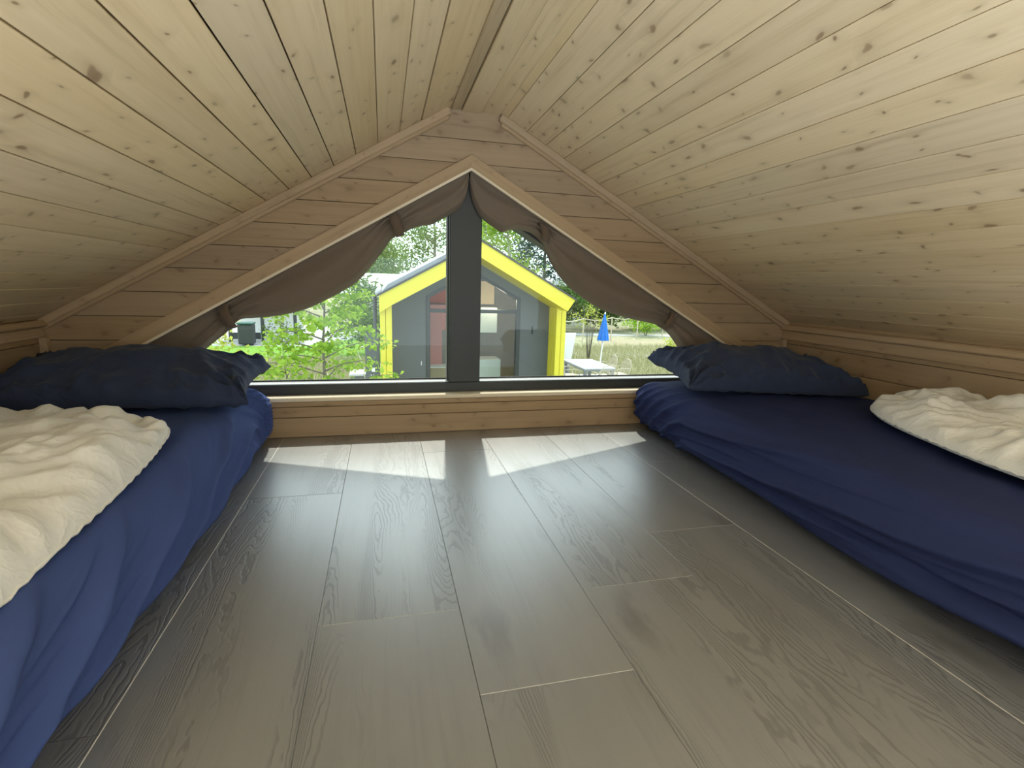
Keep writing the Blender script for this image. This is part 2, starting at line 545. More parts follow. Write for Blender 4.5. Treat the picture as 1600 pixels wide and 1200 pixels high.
# ------------------------------------------------------------------ setting: floor
floor = MB().box((XL - .12, YV, FZ - .10), (XR + .12, YW + .05, FZ - .012)).build('floor', M['dark'], kind='structure')
COLW = .2845
x0 = -.4235
joints = {0: [1.649, .37, -.90], 1: [.973, -.30, -1.58], 2: [.735, 2.012, -.54, -1.80], 3: [.99, -.28, -1.55], 4: [1.211, -.06, -1.33], -1: [2.05, .78, -.49], -2: [1.2, -.1], -3: [1.7, .4, -.9], 5: [1.75, .48, -.8], 6: [.9, -.4], 7: [1.4, .1], 8: [1.9, .6]}
for k in range(-3, 9):
    a = max(x0 + COLW * k, XL - .05); b = min(x0 + COLW * (k + 1), XR + .05)
    if b - a < .02: continue
    ys = [YW + .01] + sorted([j for j in joints.get(k, []) if YV < j < YW], reverse=True) + [YV]
    for y1, y0_ in zip(ys[:-1], ys[1:]):
        w = b - a; l = y1 - y0_
        me = board_mesh([(-w / 2, -l / 2), (w / 2, -l / 2), (w / 2, l / 2), (-w / 2, l / 2)], .012, .0007, .0003)
        link('floor_plank', me, M['floor'], floor, Matrix.Translation(((a + b) / 2, (y0_ + y1) / 2, FZ)))
for xx in (x0, x0 + 5 * COLW):  # added pale strips, bevel highlights painted along two floor seams
    MB().box((xx - .0011, YV, FZ - .011), (xx + .0011, YW, FZ - .0001)).build('seam_glint_strip', M['core'], floor)

# ------------------------------------------------------------------ setting: sloping ceiling of tongue-and-groove boards
mL, cL = .581, .5445              # left slope  z = cL + mL x
mR, cR = .546, .971               # right slope z = cR - mR x
ZR = .700                         # flat strip under the ridge
xa, xb = .283, .492
ceil_me = MB()
TH = .016
ceil_me.prism([(XL - .1, cL + mL * (XL - .1) + .024), (xa, ZR + .030), (xb, ZR + .030), (XR + .1, cR - mR * (XR + .1) + .024),
               (XR + .1, cR - mR * (XR + .1) + .10), (.388, ZR + .25), (XL - .1, cL + mL * (XL - .1) + .10)], YB, YW + .11)
ceiling = ceil_me.build('ceiling', M['dark'], kind='structure')
BL = YW - YB
BW = .0985
bl_mesh = board_mesh([(-BW / 2, -BL / 2), (BW / 2, -BL / 2), (BW / 2, BL / 2), (-BW / 2, BL / 2)], .015, .0010, .0014)


def slope_boards(side):
    m = mL if side < 0 else mR
    L = math.hypot(1, m)
    u = Vector((1 / L, 0, m / L)) if side < 0 else Vector((1 / L, 0, -m / L))
    w = Vector((m / L, 0, -1 / L)) if side < 0 else Vector((-m / L, 0, -1 / L))
    X0 = .405
    # seams measured from x = .405 along the slope (board width ~ .0985)
    first = .179 if side < 0 else .136
    ends = [first + BW * k for k in range(-2, 20)]
    for s in ends:
        xm = X0 + side * (s + BW / 2) / 1.151
        zc = (cL + mL * xm) if side < 0 else (cR - mR * xm)
        if side < 0 and (xm + BW / 2 / L > .20 or xm < XL - .02): continue
        if side > 0 and (xm - BW / 2 / L < xb - .012 or xm > XR + .02): continue
        v = Vector((0, 1, 0))
        uu = v.cross(w)
        link('plank', bl_mesh, M['ceil'], ceiling, frame((xm, (YB + YW) / 2, zc), uu, v, w))


slope_boards(-1); slope_boards(1)
# closing boards and the three boards of the flat ridge strip
for (a, b, zz, mt, tilt) in ((.286, .331, ZR + .001, 'ridge', -.10), (.331, .414, ZR - .004, 'ceil', 0), (.414, .495, ZR, 'ceil', .12)):
    w = b - a
    me = board_mesh([(-w / 2, -BL / 2), (w / 2, -BL / 2), (w / 2, BL / 2), (-w / 2, BL / 2)], .018, .0015, .0017)
    n_ = Vector((math.sin(-tilt), 0, -math.cos(tilt)))
    v = Vector((0, 1, 0)); uu = v.cross(n_)
    link('ridge_board', me, M[mt], ceiling, frame(((a + b) / 2, (YB + YW) / 2, zz), uu, v, n_))
# narrow fillers next to the ridge strip
for (pa, pb, nm) in (((.168, cL + mL * .168), (.289, ZR + .008), 'plank'), ((.492, ZR + .004), (.5235, cR - mR * .5235), 'plank')):
    d_ = Vector((pb[0] - pa[0], 0, pb[1] - pa[1])); w = d_.length; d_.normalize()
    n_ = Vector((d_.z, 0, -d_.x)); v = Vector((0, 1, 0)); uu = v.cross(n_)
    me = board_mesh([(-w / 2, -BL / 2), (w / 2, -BL / 2), (w / 2, BL / 2), (-w / 2, BL / 2)], .015, .0015, .0006)
    link(nm, me, M['ceil'], ceiling, frame(((pa[0] + pb[0]) / 2, (YB + YW) / 2, (pa[1] + pb[1]) / 2), uu, v, n_))

# ------------------------------------------------------------------ setting: gable wall with horizontal boards round the window
ZS = -.503
wf = MB()
wf.prism([(XL - .12, -.523), (.3744, .485), (.3744, .80), (XL - .12, -.12)], YW + .016, YW + .16)
wf.prism([(XR + .12, -.532), (XR + .12, -.12), (.3744, .80), (.3744, .485)], YW + .016, YW + .16)
wf.box((XL - .12, YW + .016, FZ - .1), (XR + .12, YW + .055, ZS - .022))
wall_front = wf.build('wall_front', M['dark'], kind='structure')
wframe = frame((0, YW, 0), (0, 0, 1), (1, 0, 0), (0, -1, 0))     # local X = up, Y = along the wall, Z = into the room
cuts = [.7120, .590, .496, .402, .308, .213, .119, .026, -.068, -.163, -.257, -.351, -.445, ZS]


def gable_board(poly):
    if len(poly) < 3: return
    xs = [p[0] for p in poly]; zs = [p[1] for p in poly]
    if max(xs) - min(xs) < .02 or max(zs) - min(zs) < .01: return
    cx_, cz_ = sum(xs) / len(xs), sum(zs) / len(zs)
    me = board_mesh([(z - cz_, x - cx_) for x, z in poly], .015, .0010, .0013)
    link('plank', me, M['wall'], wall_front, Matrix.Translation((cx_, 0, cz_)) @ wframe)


for z1, z0_ in zip(cuts[:-1], cuts[1:]):
    rect = [(XL, z0_), (XR, z0_), (XR, z1), (XL, z1)]
    rect = clip(rect, mL, -1, cL + .006)
    rect = clip(rect, -mR, -1, cR + .006)
    if z0_ >= .49:
        gable_board(rect)
    else:
        gable_board(clip(rect, -.574, 1, -(.3105) + .012 + 0))          # left of the casing
        gable_board(clip(rect, .5565, 1, -.7337 + .012))
for z1, z0_ in ((ZS - .018, -.544), (-.544, -.591), (-.591, FZ)):
    gable_board([(XL, z0_), (XR, z0_), (XR, z1), (XL, z1)])

# knee walls
for nm, X, sgn in (('wall_left', XL, 1), ('wall_right', XR, -1)):
    zt = -.185 if sgn > 0 else -.158
    kw = MB().box((X - .12 if sgn > 0 else X + .016, YB, FZ - .1), (X - .016 if sgn > 0 else X + .12, YW + .05, zt + .03)).build(nm, M['dark'], kind='structure')
    kf = frame((X, (YB + YW) / 2, 0), (0, 0, 1), (0, -sgn, 0), (sgn, 0, 0)) if False else frame((X, (YB + YW) / 2, 0), (0, 0, sgn), (0, 1, 0), (sgn, 0, 0))
    zz = [zt + .02, -.267, -.361, -.455, -.549, -.643, FZ]
    for z1, z0_ in zip(zz[:-1], zz[1:]):
        h = (z1 - z0_) / 2
        me = board_mesh([(-h, -BL / 2), (h, -BL / 2), (h, BL / 2), (-h, BL / 2)], .015, .0010, .0012)
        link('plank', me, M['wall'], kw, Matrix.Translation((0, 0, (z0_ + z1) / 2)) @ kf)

# rear gable wall (behind the camera)
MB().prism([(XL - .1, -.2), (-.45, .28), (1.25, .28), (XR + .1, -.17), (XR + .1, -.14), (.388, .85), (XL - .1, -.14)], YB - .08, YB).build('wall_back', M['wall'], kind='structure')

# ------------------------------------------------------------------ trims
def bar_slope(name, pL, pR, y0, y1, h, mat, kind='structure'):
    """bar under the line pL-pR (x,z), vertical height h"""
    (xa_, za_), (xb_, zb_) = pL, pR
    L = math.hypot(xb_ - xa_, zb_ - za_)
    me = MB().bbox((-h / 2, -L / 2, y0), (h / 2, L / 2, y1), .004).me(name)
    v = Vector(((xb_ - xa_) / L, 0, (zb_ - za_) / L)); w = Vector((0, -1, 0)); u = v.cross(w)
    o = link(name, me, mat, None, frame(((xa_ + xb_) / 2, YW, (za_ + zb_) / 2), u, v, w))
    o['kind'] = kind
    return o


def turned(b, name, mat, mw, parent=None, **pr):
    m = b.me(name); m.transform(mw.inverted())
    return props(link(name, m, mat, parent, mw), **pr)


# cornice bars along the slopes
sl = math.hypot(1, mL); sr = math.hypot(1, mR)
def under(x, side, d):
    m = mL if side < 0 else mR; L = math.hypot(1, m)
    z = (cL + mL * x) if side < 0 else (cR - mR * x)
    return (x + (m / L * d if side < 0 else -m / L * d), z - d / L)
bar_slope('trim_1', under(XL - .01, -1, .014), under(.275, -1, .014), .0, .026, .030, M['trim'])
bar_slope('trim_2', under(XR + .01, 1, .014), under(.500, 1, .014), .0, .026, .030, M['trim'])
bar_slope('trim_3', under(XL - .01, -1, .033), under(.262, -1, .033), .0, .015, .016, M['trim'])
bar_slope('trim_4', under(XR + .01, 1, .033), under(.515, 1, .033), .0, .015, .016, M['trim'])
# eaves bars along the knee walls, corner bars
MB().bbox((XL - .001, YB, -.205), (XL + .032, YW, -.180), .006).build('trim_5', M['trim'], kind='structure')
MB().bbox((XL - .001, YB, -.245), (XL + .014, YW, -.206), .003).build('trim_6', M['trim'], kind='structure')
MB().bbox((XR - .032, YB, -.197), (XR + .001, YW, -.168), .006).build('trim_7', M['trim'], kind='structure')
MB().bbox((XR - .014, YB, -.246), (XR + .001, YW, -.198), .003).build('trim_8', M['trim'], kind='structure')
MB().bbox((XL, YW - .028, FZ), (XL + .026, YW, -.245), .003).build('trim_9', M['trim'], kind='structure')
MB().bbox((XR - .026, YW - .028, FZ), (XR, YW, -.245), .003).build('trim_10', M['trim'], kind='structure')
# window casing: front board and reveal in one section, mitred at the top
AX = .3735
def cas(side):
    b = MB()
    if side < 0:
        out = lambda x: .3105 + .574 * x + .002; inn = lambda x: .472 + .579 * (x - .3725)
        xe = XL
    else:
        out = lambda x: .7337 - .5565 * x + .002; inn = lambda x: .472 - .562 * (x - .3725)
        xe = XR
    poly = [(AX, out(AX)), (AX, inn(AX)), (xe, inn(xe)), (xe, out(xe))]
    poly = clip(poly, 0, 1, .505)
    n = len(poly)
    b.prism(poly, YW - .020, YW + .135)
    return b
vL = Vector((1, 0, .579)).normalized(); vR = Vector((1, 0, -.562)).normalized(); wY = Vector((0, -1, 0))
FL = frame((-.4, YW, .03), vL.cross(wY), vL, wY); FR = frame((1.2, YW, .01), vR.cross(wY), vR, wY)
turned(cas(-1), 'trim_11', M['trim'], FL, kind='structure')
turned(cas(1), 'trim_12', M['trim'], FR, kind='structure')
# added pale lips along the casing's inner edge, caught light put into their colour
for sd, Fm, nm in ((-1, FL, 'trim_14'), (1, FR, 'trim_15')):
    inn = (lambda x: .472 + .579 * (x - .3725)) if sd < 0 else (lambda x: .472 - .562 * (x - .3725))
    xe = XL if sd < 0 else XR
    poly = clip([(AX, inn(AX) + .004), (AX, inn(AX) - .007), (xe, inn(xe) - .007), (xe, inn(xe) + .004)], 0, 1, .505)
    q = MB(); q.prism(poly, YW - .0225, YW - .008); turned(q, nm, M['edge'], Fm, kind='structure')
# sill board, in the pale tone that brightens its sunlit strip
q = MB(); q.bbox((XL, YW - .004, ZS - .018), (XR, YW + .062, ZS), .003)
turned(q, 'trim_13', M['edge'], frame((.4, YW, ZS), (0, 1, 0), (1, 0, 0), (0, 0, -1)), kind='structure')

# ------------------------------------------------------------------ window
YF = 2.362
win = empty('window_1', (.37, YF, ZS), kind='structure')
def inL(x): return .472 + .579 * (x - .3725)
def inR(x): return .472 - .562 * (x - .3725)
FB = -.458                                    # top of the bottom rail
MB().bbox((XL, YF, ZS - .01), (XR, YF + .11, FB), .003).build('bottom_rail', M['frame'], win)
MX0, MX1 = .2925, .4368
b = MB(); b.bbox((MX0, YF - .002, FB - .001), (MX1, YF + .11, .45), .003); b.build('mullion', M['frame'], win)
dz = .082
b = MB(); b.prism([(-1.30, inL(-1.30) + .02), (.372, .492), (.372, .472 - dz - .01), (-1.30, inL(-1.30) - dz)], YF + .002, YF + .11); b.build('left_rail', M['frame'], win)
b = MB(); b.prism([(2.06, inR(2.06) + .02), (.372, .492), (.372, .472 - dz - .01), (2.06, inR(2.06) - dz)], YF + .002, YF + .11); b.build('right_rail', M['frame'], win)
# glazing beads at the foot of both panes, black gaskets and panes
for a, bb in ((XL, MX0), (MX1, XR)):
    q = MB(); q.prism([(YF + .012, FB - .002), (YF + .060, FB - .002), (YF + .060, FB + .004), (YF + .012, FB + .0015)], a + .002, bb - .002, 'yzx'); q.build('glazing_bead', M['bead'], win)  # bead kept pale, sky reflection put into its grey
    q = MB(); q.box((a, YF + .060, FB), (bb, YF + .066, FB + .010)); q.build('gasket', M['gasket'], win)
for xx in (MX0, MX1):
    sg = -1 if xx == MX0 else 1
    q = MB(); q.box((min(xx, xx + sg * .005), YF + .030, FB), (max(xx, xx + sg * .005), YF + .064, .40)); q.build('gasket', M['gasket'], win)
    q = MB(); q.box((min(xx + sg * .005, xx + sg * .009), YF + .058, FB), (max(xx + sg * .005, xx + sg * .009), YF + .064, .40)); q.build('spacer_bar', M['bead'], win)
for side in (-1, 1):
    if side < 0: poly = [(XL, FB - .02), (MX0 + .01, FB - .02), (MX0 + .01, inL(MX0) - .03), (XL, inL(XL) - .03)]
    else: poly = [(XR, FB - .02), (MX1 - .01, FB - .02), (MX1 - .01, inR(MX1) - .03), (XR, inR(XR) - .03)]
    poly = [p for p in poly]
    q = MB(); q.prism(poly, YF + .064, YF + .070); q.build('pane', M['glass'], win)

# ------------------------------------------------------------------ noise helpers for cloth
def fbm(x, y, z, o=3):
    s, a, f = 0, 1, 1
    for _ in range(o):
        s += a * noise.noise((x * f, y * f, z * f)); a *= .5; f *= 2.03
    return s


def grid_mesh(name, fn, nu, nv, mat, parent=None, closed_u=False, smooth=True, solid=0, **pr):
    V = [fn(i / (nu - (0 if closed_u else 1)), j / (nv - 1)) for j in range(nv) for i in range(nu)]
    F = []
    for j in range(nv - 1):
        for i in range(nu if closed_u else nu - 1):
            i2 = (i + 1) % nu
            F.append((j * nu + i, j * nu + i2, (j + 1) * nu + i2, (j + 1) * nu + i))
    me = bpy.data.meshes.new(name); me.from_pydata(V, [], F)
    me.polygons.foreach_set('use_smooth', [smooth] * len(me.polygons)); me.update()
    if parent is not None: rel(parent, me)
    o = link(name, me, mat, parent)
    if solid:
        md = o.modifiers.new('thickness', 'SOLIDIFY'); md.thickness = solid; md.offset = 0
    return props(o, **pr)


def interp(pts, t_):
    """smooth point on a polyline parametrised by arc length"""
    P = [Vector(p) for p in pts]
    d = [0]
    for a_, b_ in zip(P[:-1], P[1:]): d.append(d[-1] + (b_ - a_).length)
    s = t_ * d[-1]
    for i in range(len(P) - 1):
        if s <= d[i + 1] or i == len(P) - 2:
            k = (s - d[i]) / max(1e-6, d[i + 1] - d[i])
            p0 = P[max(i - 1, 0)]; p1 = P[i]; p2 = P[i + 1]; p3 = P[min(i + 2, len(P) - 1)]
            return .5 * ((2 * p1) + (p2 - p0) * k + (2 * p0 - 5 * p1 + 4 * p2 - p3) * k * k + (3 * p1 - p0 - 3 * p2 + p3) * k ** 3)


# ------------------------------------------------------------------ curtains swept up along the slopes
def curtain(name, low, side, ties, label):
    root = empty(name, (.37, 2.33, .46), label, 'curtain', 'curtains of the gable window')
    n = 150; m_ = 40
    xs_end = low[-1][0]
    line = inL if side < 0 else inR
    tx = [q[0] for q in ties]

    def fn(u, v):
        p = interp(low, u)
        x_top = .3725 + (xs_end + side * .06 - .3725) * u * (1.0) + side * .004
        # keep the upper edge above the lower one, square to the slope
        x_top = p[0] * .55 + x_top * .45
        zt = line(x_top) + .006
        x = x_top + (p[0] - x_top) * v
        z = zt + (p[1] - zt) * v
        g = min(abs(p[0] - a_) for a_ in tx)
        pinch = math.exp(-(g / .045) ** 2)
        hang = min(1, max(0, zt - p[1]) / .30)
        belly = math.sin(math.pi * min(1, v) ** 1.4) * (.020 + .045 * hang) * (1 - .55 * pinch)
        fold = .010 * hang * math.sin(10 * v + 9 * p[0] + 2.2 * noise.noise((p[0] * 3, v * 2, 3.1 * side))) * math.sin(math.pi * v) ** .5
        rad = .006 * pinch * math.sin(22 * v) + .004 * math.exp(-(g / .11) ** 2) * math.sin(26 * v + 40 * (p[0] - tx[0]))
        lip = .014 * math.exp(-((v - .86) / .10) ** 2) * (1 - pinch)
        y = 2.335 - .028 * (1 - v) ** 4 - belly - fold - lip + rad + .012 * v
        return (x, min(y, YF - .004), z)
    grid_mesh('cloth', fn, n, m_, M['curtain'], root, solid=.0025)
    # the hem rolls back under towards the glass
    def fn2(u, v):
        a_ = Vector(fn(u, 1.0)); b_ = Vector(fn(u, .80))
        q = a_.lerp(b_, v * .8)
        return (q.x, min(a_.y + .012 * math.sin(math.pi * v) + .004, YF - .001), q.z + .004 * v)
    grid_mesh('hem', fn2, n, 8, M['curtain'], root, solid=.002)
    for (cx_, top, bot, wd) in ties:
        b_ = MB()
        # flat band wrapped round the rolled cloth
        a3, c3 = Vector((top[0], 2.290, top[1])), Vector((bot[0], 2.292, bot[1]))
        pts = [a3 + Vector((0, .055, .01)), a3, a3.lerp(c3, .35) + Vector((0, -.018, 0)), a3.lerp(c3, .75) + Vector((0, -.016, 0)), c3, c3 + Vector((0, .04, .005))]
        sd = Vector((1, 0, -side * -.0)).normalized()
        sx = Vector((wd / 2, 0, wd / 2 * (.35 if side < 0 else -.35)))
        V = []
        for p in pts:
            V += [p - sx, p + sx]
        F = [(2 * i, 2 * i + 1, 2 * i + 3, 2 * i + 2) for i in range(len(pts) - 1)]
        me = bpy.data.meshes.new('tie_strap'); me.from_pydata([tuple(q) for q in V], [], F); me.update(); rel(root, me)
        o = link('tie_strap', me, M['strap'], root)
        md = o.modifiers.new('thickness', 'SOLIDIFY'); md.thickness = .003
        o.data.polygons.foreach_set('use_smooth', [True] * len(o.data.polygons))
    return root


lowL = [(0.367, 0.442), (0.365, 0.400), (0.356, 0.358), (0.330, 0.318), (0.294, 0.292), (0.253, 0.268), (0.212, 0.245), (0.171, 0.237), (0.130, 0.224), (0.095, 0.207), (0.041, 0.175), (0.003, 0.123), (-0.046, 0.06), (-0.1, -0.003), (-0.167, -0.05), (-0.232, -0.086), (-0.31, -0.125), (-0.387, -0.148), (-0.461, -0.162), (-0.523, -0.168), (-0.579, -0.177), (-0.63, -0.229), (-0.685, -0.274), (-0.73, -0.313), (-.80, -.37), (-.93, -.42)]
lowR = [(0.374, 0.442), (0.377, 0.405), (0.392, 0.348), (0.421, 0.294), (0.456, 0.266), (0.494, 0.243), (0.524, 0.228), (0.568, 0.242), (0.603, 0.241), (0.657, 0.232), (0.714, 0.193), (0.73, 0.165), (0.767, 0.095), (0.821, 0.027), (0.904, -0.039), (1.006, -0.098), (1.109, -0.133), (1.213, -0.157), (1.302, -0.172), (1.349, -0.187), (1.395, -0.216), (1.456, -0.284), (1.53, -.36), (1.66, -.41)]
curtain('curtain', lowL, -1, [(.062, (.046, .272), (.076, .186), .036), (-.600, (-.622, -.118), (-.592, -.206), .036)],
        'taupe blackout curtain swept up along the left slope of the gable window')
curtain('curtain', lowR, 1, [(.715, (.700, .262), (.716, .190), .034), (1.350, (1.392, -.118), (1.348, -.196), .034)],
        'taupe blackout curtain swept up along the right slope of the gable window')


# ------------------------------------------------------------------ bedding
def rounded_box(cx, cy, cz, hx, hy, hz, r, nx, ny, nz, disp):
    """closed box with rounded edges from a welded cube grid; disp(point, normal) -> point"""
    idx = {}; V = []; F = []
    def coord(n, h):
        out = []
        for i in range(n + 1):
            t_ = i / n * 2 - 1
            # denser towards the edges
            out.append(h * (math.sin(t_ * math.pi / 2) * .45 + t_ * .55))
        return out
    X, Y, Z = coord(nx, hx), coord(ny, hy), coord(nz, hz)
    def vid(i, j, k):
        if (i, j, k) in idx: return idx[(i, j, k)]
        p = Vector((X[i], Y[j], Z[k]))
        q = Vector((max(-hx + r, min(hx - r, p.x)), max(-hy + r, min(hy - r, p.y)), max(-hz + r, min(hz - r, p.z))))
        d = p - q
        if d.length < 1e-9: n = Vector((0, 0, 1))
        else: n = d.normalized()
        p = q + n * r + Vector((cx, cy, cz))
        idx[(i, j, k)] = len(V); V.append(tuple(disp(p, n)))
        return idx[(i, j, k)]
    for k, flip in ((0, 1), (nz, 0)):
        for i in range(nx):
            for j in range(ny):
                q = [vid(i, j, k), vid(i + 1, j, k), vid(i + 1, j + 1, k), vid(i, j + 1, k)]
                F.append(q[::-1] if flip else q)
    for j, flip in ((0, 0), (ny, 1)):
        for i in range(nx):
            for k in range(nz):
                q = [vid(i, j, k), vid(i + 1, j, k), vid(i + 1, j, k + 1), vid(i, j, k + 1)]
                F.append(q[::-1] if flip else q)
    for i, flip in ((0, 1), (nx, 0)):
        for j in range(ny):
            for k in range(nz):
                q = [vid(i, j, k), vid(i, j + 1, k), vid(i, j + 1, k + 1), vid(i, j, k + 1)]
                F.append(q[::-1] if flip else q)
    me = bpy.data.meshes.new('cloth'); me.from_pydata(V, [], F)
    me.polygons.foreach_set('use_smooth', [True] * len(F)); me.update()
    return me


MH = .238                                     # mattress height
YM1 = 2.275                                   # head end of the mattresses
YM0 = -.15


def crease(ph):
    """soft fold profile: broad valleys, sharper crests"""
    s = .5 + .5 * math.sin(ph)
    return s ** 2.2


def pleat(q, width, ang, sharp=.13):
    """thin raised pleats at whole values of q / width"""
    f = q / width
    k = math.floor(f + .5); d = f - k
    a = max(0, .25 + .95 * noise.noise((k * 3.7 + ang, q * 2.0, k * 1.3)))
    return a * math.exp(-(d / sharp) ** 2)


def lmat(p, n):
    x, y, z = p
    h = z - FZ
    side = max(0, n.x)
    far = max(0, min(1, (y - 1.75) / .5))
    w = fbm(y * 1.7, h * 4, 1.3) * 1.1
    ph = (h - .26 * y + .35 * far * far * y) * 2 * math.pi / (.085 - .045 * far) + 2.2 * w
    amp = (.027 + .002 * far) * (.45 + .55 * noise.noise((y * 2.1, h * 7, 7.7)) + .3)
    k = side * min(1, h / .03)
    d = (.45 * crease(ph) + .75 * crease(ph) ** 3) * amp * k * (1 - .55 * far)
    q = h - .24 * y + .34 * far * far * y + .030 * noise.noise((y * 2.2, h * 3, 5.5))
    d += (.0150 * pleat(q, .041 - .012 * far, y * .35) + .010 * pleat(q + .3 * y * .1, .027, y * .5 + 9, .17)) * side * min(1, h / .06) * (1 - .4 * far)
    d += .008 * side * noise.noise((y * 2.3, h * 5, 2.2))
    top = max(0, n.z)
    d2 = .010 * top * fbm(x * 3, y * 3, 4.4) + .003 * top * crease(x * 60 + y * 18 + 3 * fbm(x * 2, y * 2, 9))
    edge = .028 * math.exp(-((y - .1) / .5) ** 2) * 0
    low = -.022 * max(0, 1 - h / .07) * (side > 0)
    bulge = .010 * math.sin(math.pi * min(1, h / MH)) * (side > 0)
    return Vector((x + n.x * d + low + bulge, y + n.y * d, z + n.z * (d * .5 + d2)))


root = empty('mattress', (-.85, 1.0, FZ), 'left mattress on the floor in a wrinkled blue fitted sheet', 'mattress', 'mattresses on the loft floor')
me = rounded_box((XL + -.462) / 2, (YM0 + YM1) / 2, FZ + MH / 2 + .001, (-.462 - XL) / 2 - .002, (YM1 - YM0) / 2, MH / 2, .085, 44, 300, 64, lmat)
link('fitted_sheet', rel(root, me), M['navy'], root)


def edgeR(y):
    return .065 * max(0, min(1, (y - .9) / 1.3)) ** 1.2 + .02 * max(0, min(1, (.8 - y) / .4))


def rmat(p, n):
    x, y, z = p
    h = z - FZ
    side = max(0, -n.x)
    far = max(0, min(1, (y - 1.75) / .5))
    w = fbm(y * 1.5, h * 4, 21.3)
    ph = (h + .10 * y + .42 * far * far * (2.3 - y)) * 2 * math.pi / (.105 - .055 * far) + 1.7 * w
    amp = (.022 + .002 * far)
    k = min(1, h / .03)
    d = (.45 * crease(ph) + .75 * crease(ph) ** 3) * amp * side * k * (1 - .55 * far)
    q = h + .07 * y - .30 * far * far * (2.3 - y) + .024 * noise.noise((y * 1.8, h * 3, 15.5))
    d += (.0140 * pleat(q, .045 - .012 * far, y * .3 + 4) + .0080 * pleat(q + .02 * y, .029, y * .5 + 19, .17)) * side * min(1, h / .06) * (1 - .4 * far)
    # the sheet tucks in along a crease that runs from the head down to the foot, a plain band below it
    hc = .075 + .018 * math.sin(y * 2.2)
    d -= .020 * side * math.exp(-((h - hc) / .010) ** 2) * (1 - far)
    d += .010 * side * (h < hc) * (1 - far)
    top = max(0, n.z)
    d2 = .007 * top * fbm(x * 3, y * 3, 14.4) + .004 * top * crease(x * 30 - y * 9 + 3 * fbm(x * 2, y * 2, 19))
    body = -1 if n.x < 0 else 0
    kx = max(0, min(1, (1.75 - x) / .6))
    sh = edgeR(y) * kx
    sh += .030 * math.exp(-(h / .045) ** 2) * kx
    bulge = -.012 * math.sin(math.pi * min(1, h / MH)) * kx
    return Vector((x + n.x * d + sh + bulge, y + n.y * d, z + n.z * (d * .5 + d2)))


root = empty('mattress', (1.6, 1.0, FZ), 'right mattress on the floor in a navy fitted sheet, coloured darker for shade', 'mattress', 'mattresses on the loft floor')
me = rounded_box((1.125 + XR) / 2, (YM0 + YM1) / 2, FZ + MH / 2 + .001, (XR - 1.125) / 2 - .002, (YM1 - YM0) / 2, MH / 2, .085, 44, 300, 64, rmat)
link('fitted_sheet', rel(root, me), M['navy_shaded'], root)


def pillow(name, c, a, b_, T, rz, tilt, mat, seed, label, cat, group, nu=150, nv=110, flatk=.30, corner=.10, wr=1.0, pw=.46):
    """stuffed case: two skins over [-1,1]^2, pulled-in edges, pointed corners, creases running into corners and seam"""
    root = empty(name, c, label, cat, group)
    R = Matrix.Rotation(rz, 4, 'Z') @ Matrix.Rotation(tilt[0], 4, 'X') @ Matrix.Rotation(tilt[1], 4, 'Y')
    V = []; F = []; idx = {}
    def pt(i, j, s):
        u = math.sin((i / nu * 2 - 1) * math.pi / 2) * .5 + (i / nu * 2 - 1) * .5
        v = math.sin((j / nv * 2 - 1) * math.pi / 2) * .5 + (j / nv * 2 - 1) * .5
        x = a * u * (1 - corner * (1 - v * v)); y = b_ * v * (1 - corner * (1 - u * u))
        eu, ev = max(0, 1 - u * u), max(0, 1 - v * v)
        t_ = T * (eu ** pw) * (ev ** pw)
        body = min(1, eu * 3) * min(1, ev * 3)
        wsum = 0
        for k, (cu, cv) in enumerate(((1, 1), (1, -1), (-1, 1), (-1, -1))):
            du, dv = (u - cu) * a, (v - cv) * b_
            d = math.hypot(du, dv); an = math.atan2(dv, du)
            wsum += math.exp(-d / .20) * min(1, d / .05) * crease(an * 13 + seed + k * 2 + 2.2 * noise.noise((x * 5, y * 5, seed)))
        # pleats running in from the seam
        e = min((1 - abs(u)) * a, (1 - abs(v)) * b_)
        al = (y if (1 - abs(u)) * a < (1 - abs(v)) * b_ else x)
        pl = math.exp(-e / .10) * min(1, e / .012) * crease(al * 75 + 4 * noise.noise((x * 7, y * 7, seed + 5)))
        big = fbm(x * 5.5, y * 5.5, seed + 11, 3)
        tw = t_ + wr * (.034 * wsum + .020 * pl + .020 * big * body + .012 * crease(30 * x + 9 * y + 5 * noise.noise((x * 4, y * 4, seed + 21))) * body * max(0, .3 + noise.noise((x * 3, y * 3, seed + 30))))* (1 if t_ > 0 else 0)
        if e < 1e-6: tw = 0
        z = tw if s > 0 else -tw * flatk
        return R @ Vector((x, y, z)) + Vector((0, 0, 0))
    for s in (1, -1):
        for i in range(nu + 1):
            for j in range(nv + 1):
                border = i in (0, nu) or j in (0, nv)
                key = (i, j, 0 if border else s)
                if key not in idx:
                    idx[key] = len(V); V.append(tuple(pt(i, j, s)))
    g = lambda i, j, s: idx[(i, j, 0 if (i in (0, nu) or j in (0, nv)) else s)]
    for s in (1, -1):
        for i in range(nu):
            for j in range(nv):
                q = (g(i, j, s), g(i + 1, j, s), g(i + 1, j + 1, s), g(i, j + 1, s))
                F.append(q if s > 0 else q[::-1])
    me = bpy.data.meshes.new(name); me.from_pydata(V, [], F)
    me.polygons.foreach_set('use_smooth', [True] * len(F)); me.update()
    link('pillowcase', me, mat, root)
    return root


TOPZ = FZ + MH
pillow('pillow', (-.845, 2.020, TOPZ + .055), .405, .235, .118, math.radians(2), (math.radians(6), 0), M['ink'], 1.7,
       'plump dark navy pillow at the head of the left mattress', 'pillow', 'navy pillows under the window')
pillow('pillow', (1.635, 2.00, TOPZ + .058), .410, .235, .122, math.radians(-7), (math.radians(7), math.radians(2)), M['ink'], 8.3,
       'plump dark navy pillow at the head of the right mattress', 'pillow', 'navy pillows under the window')


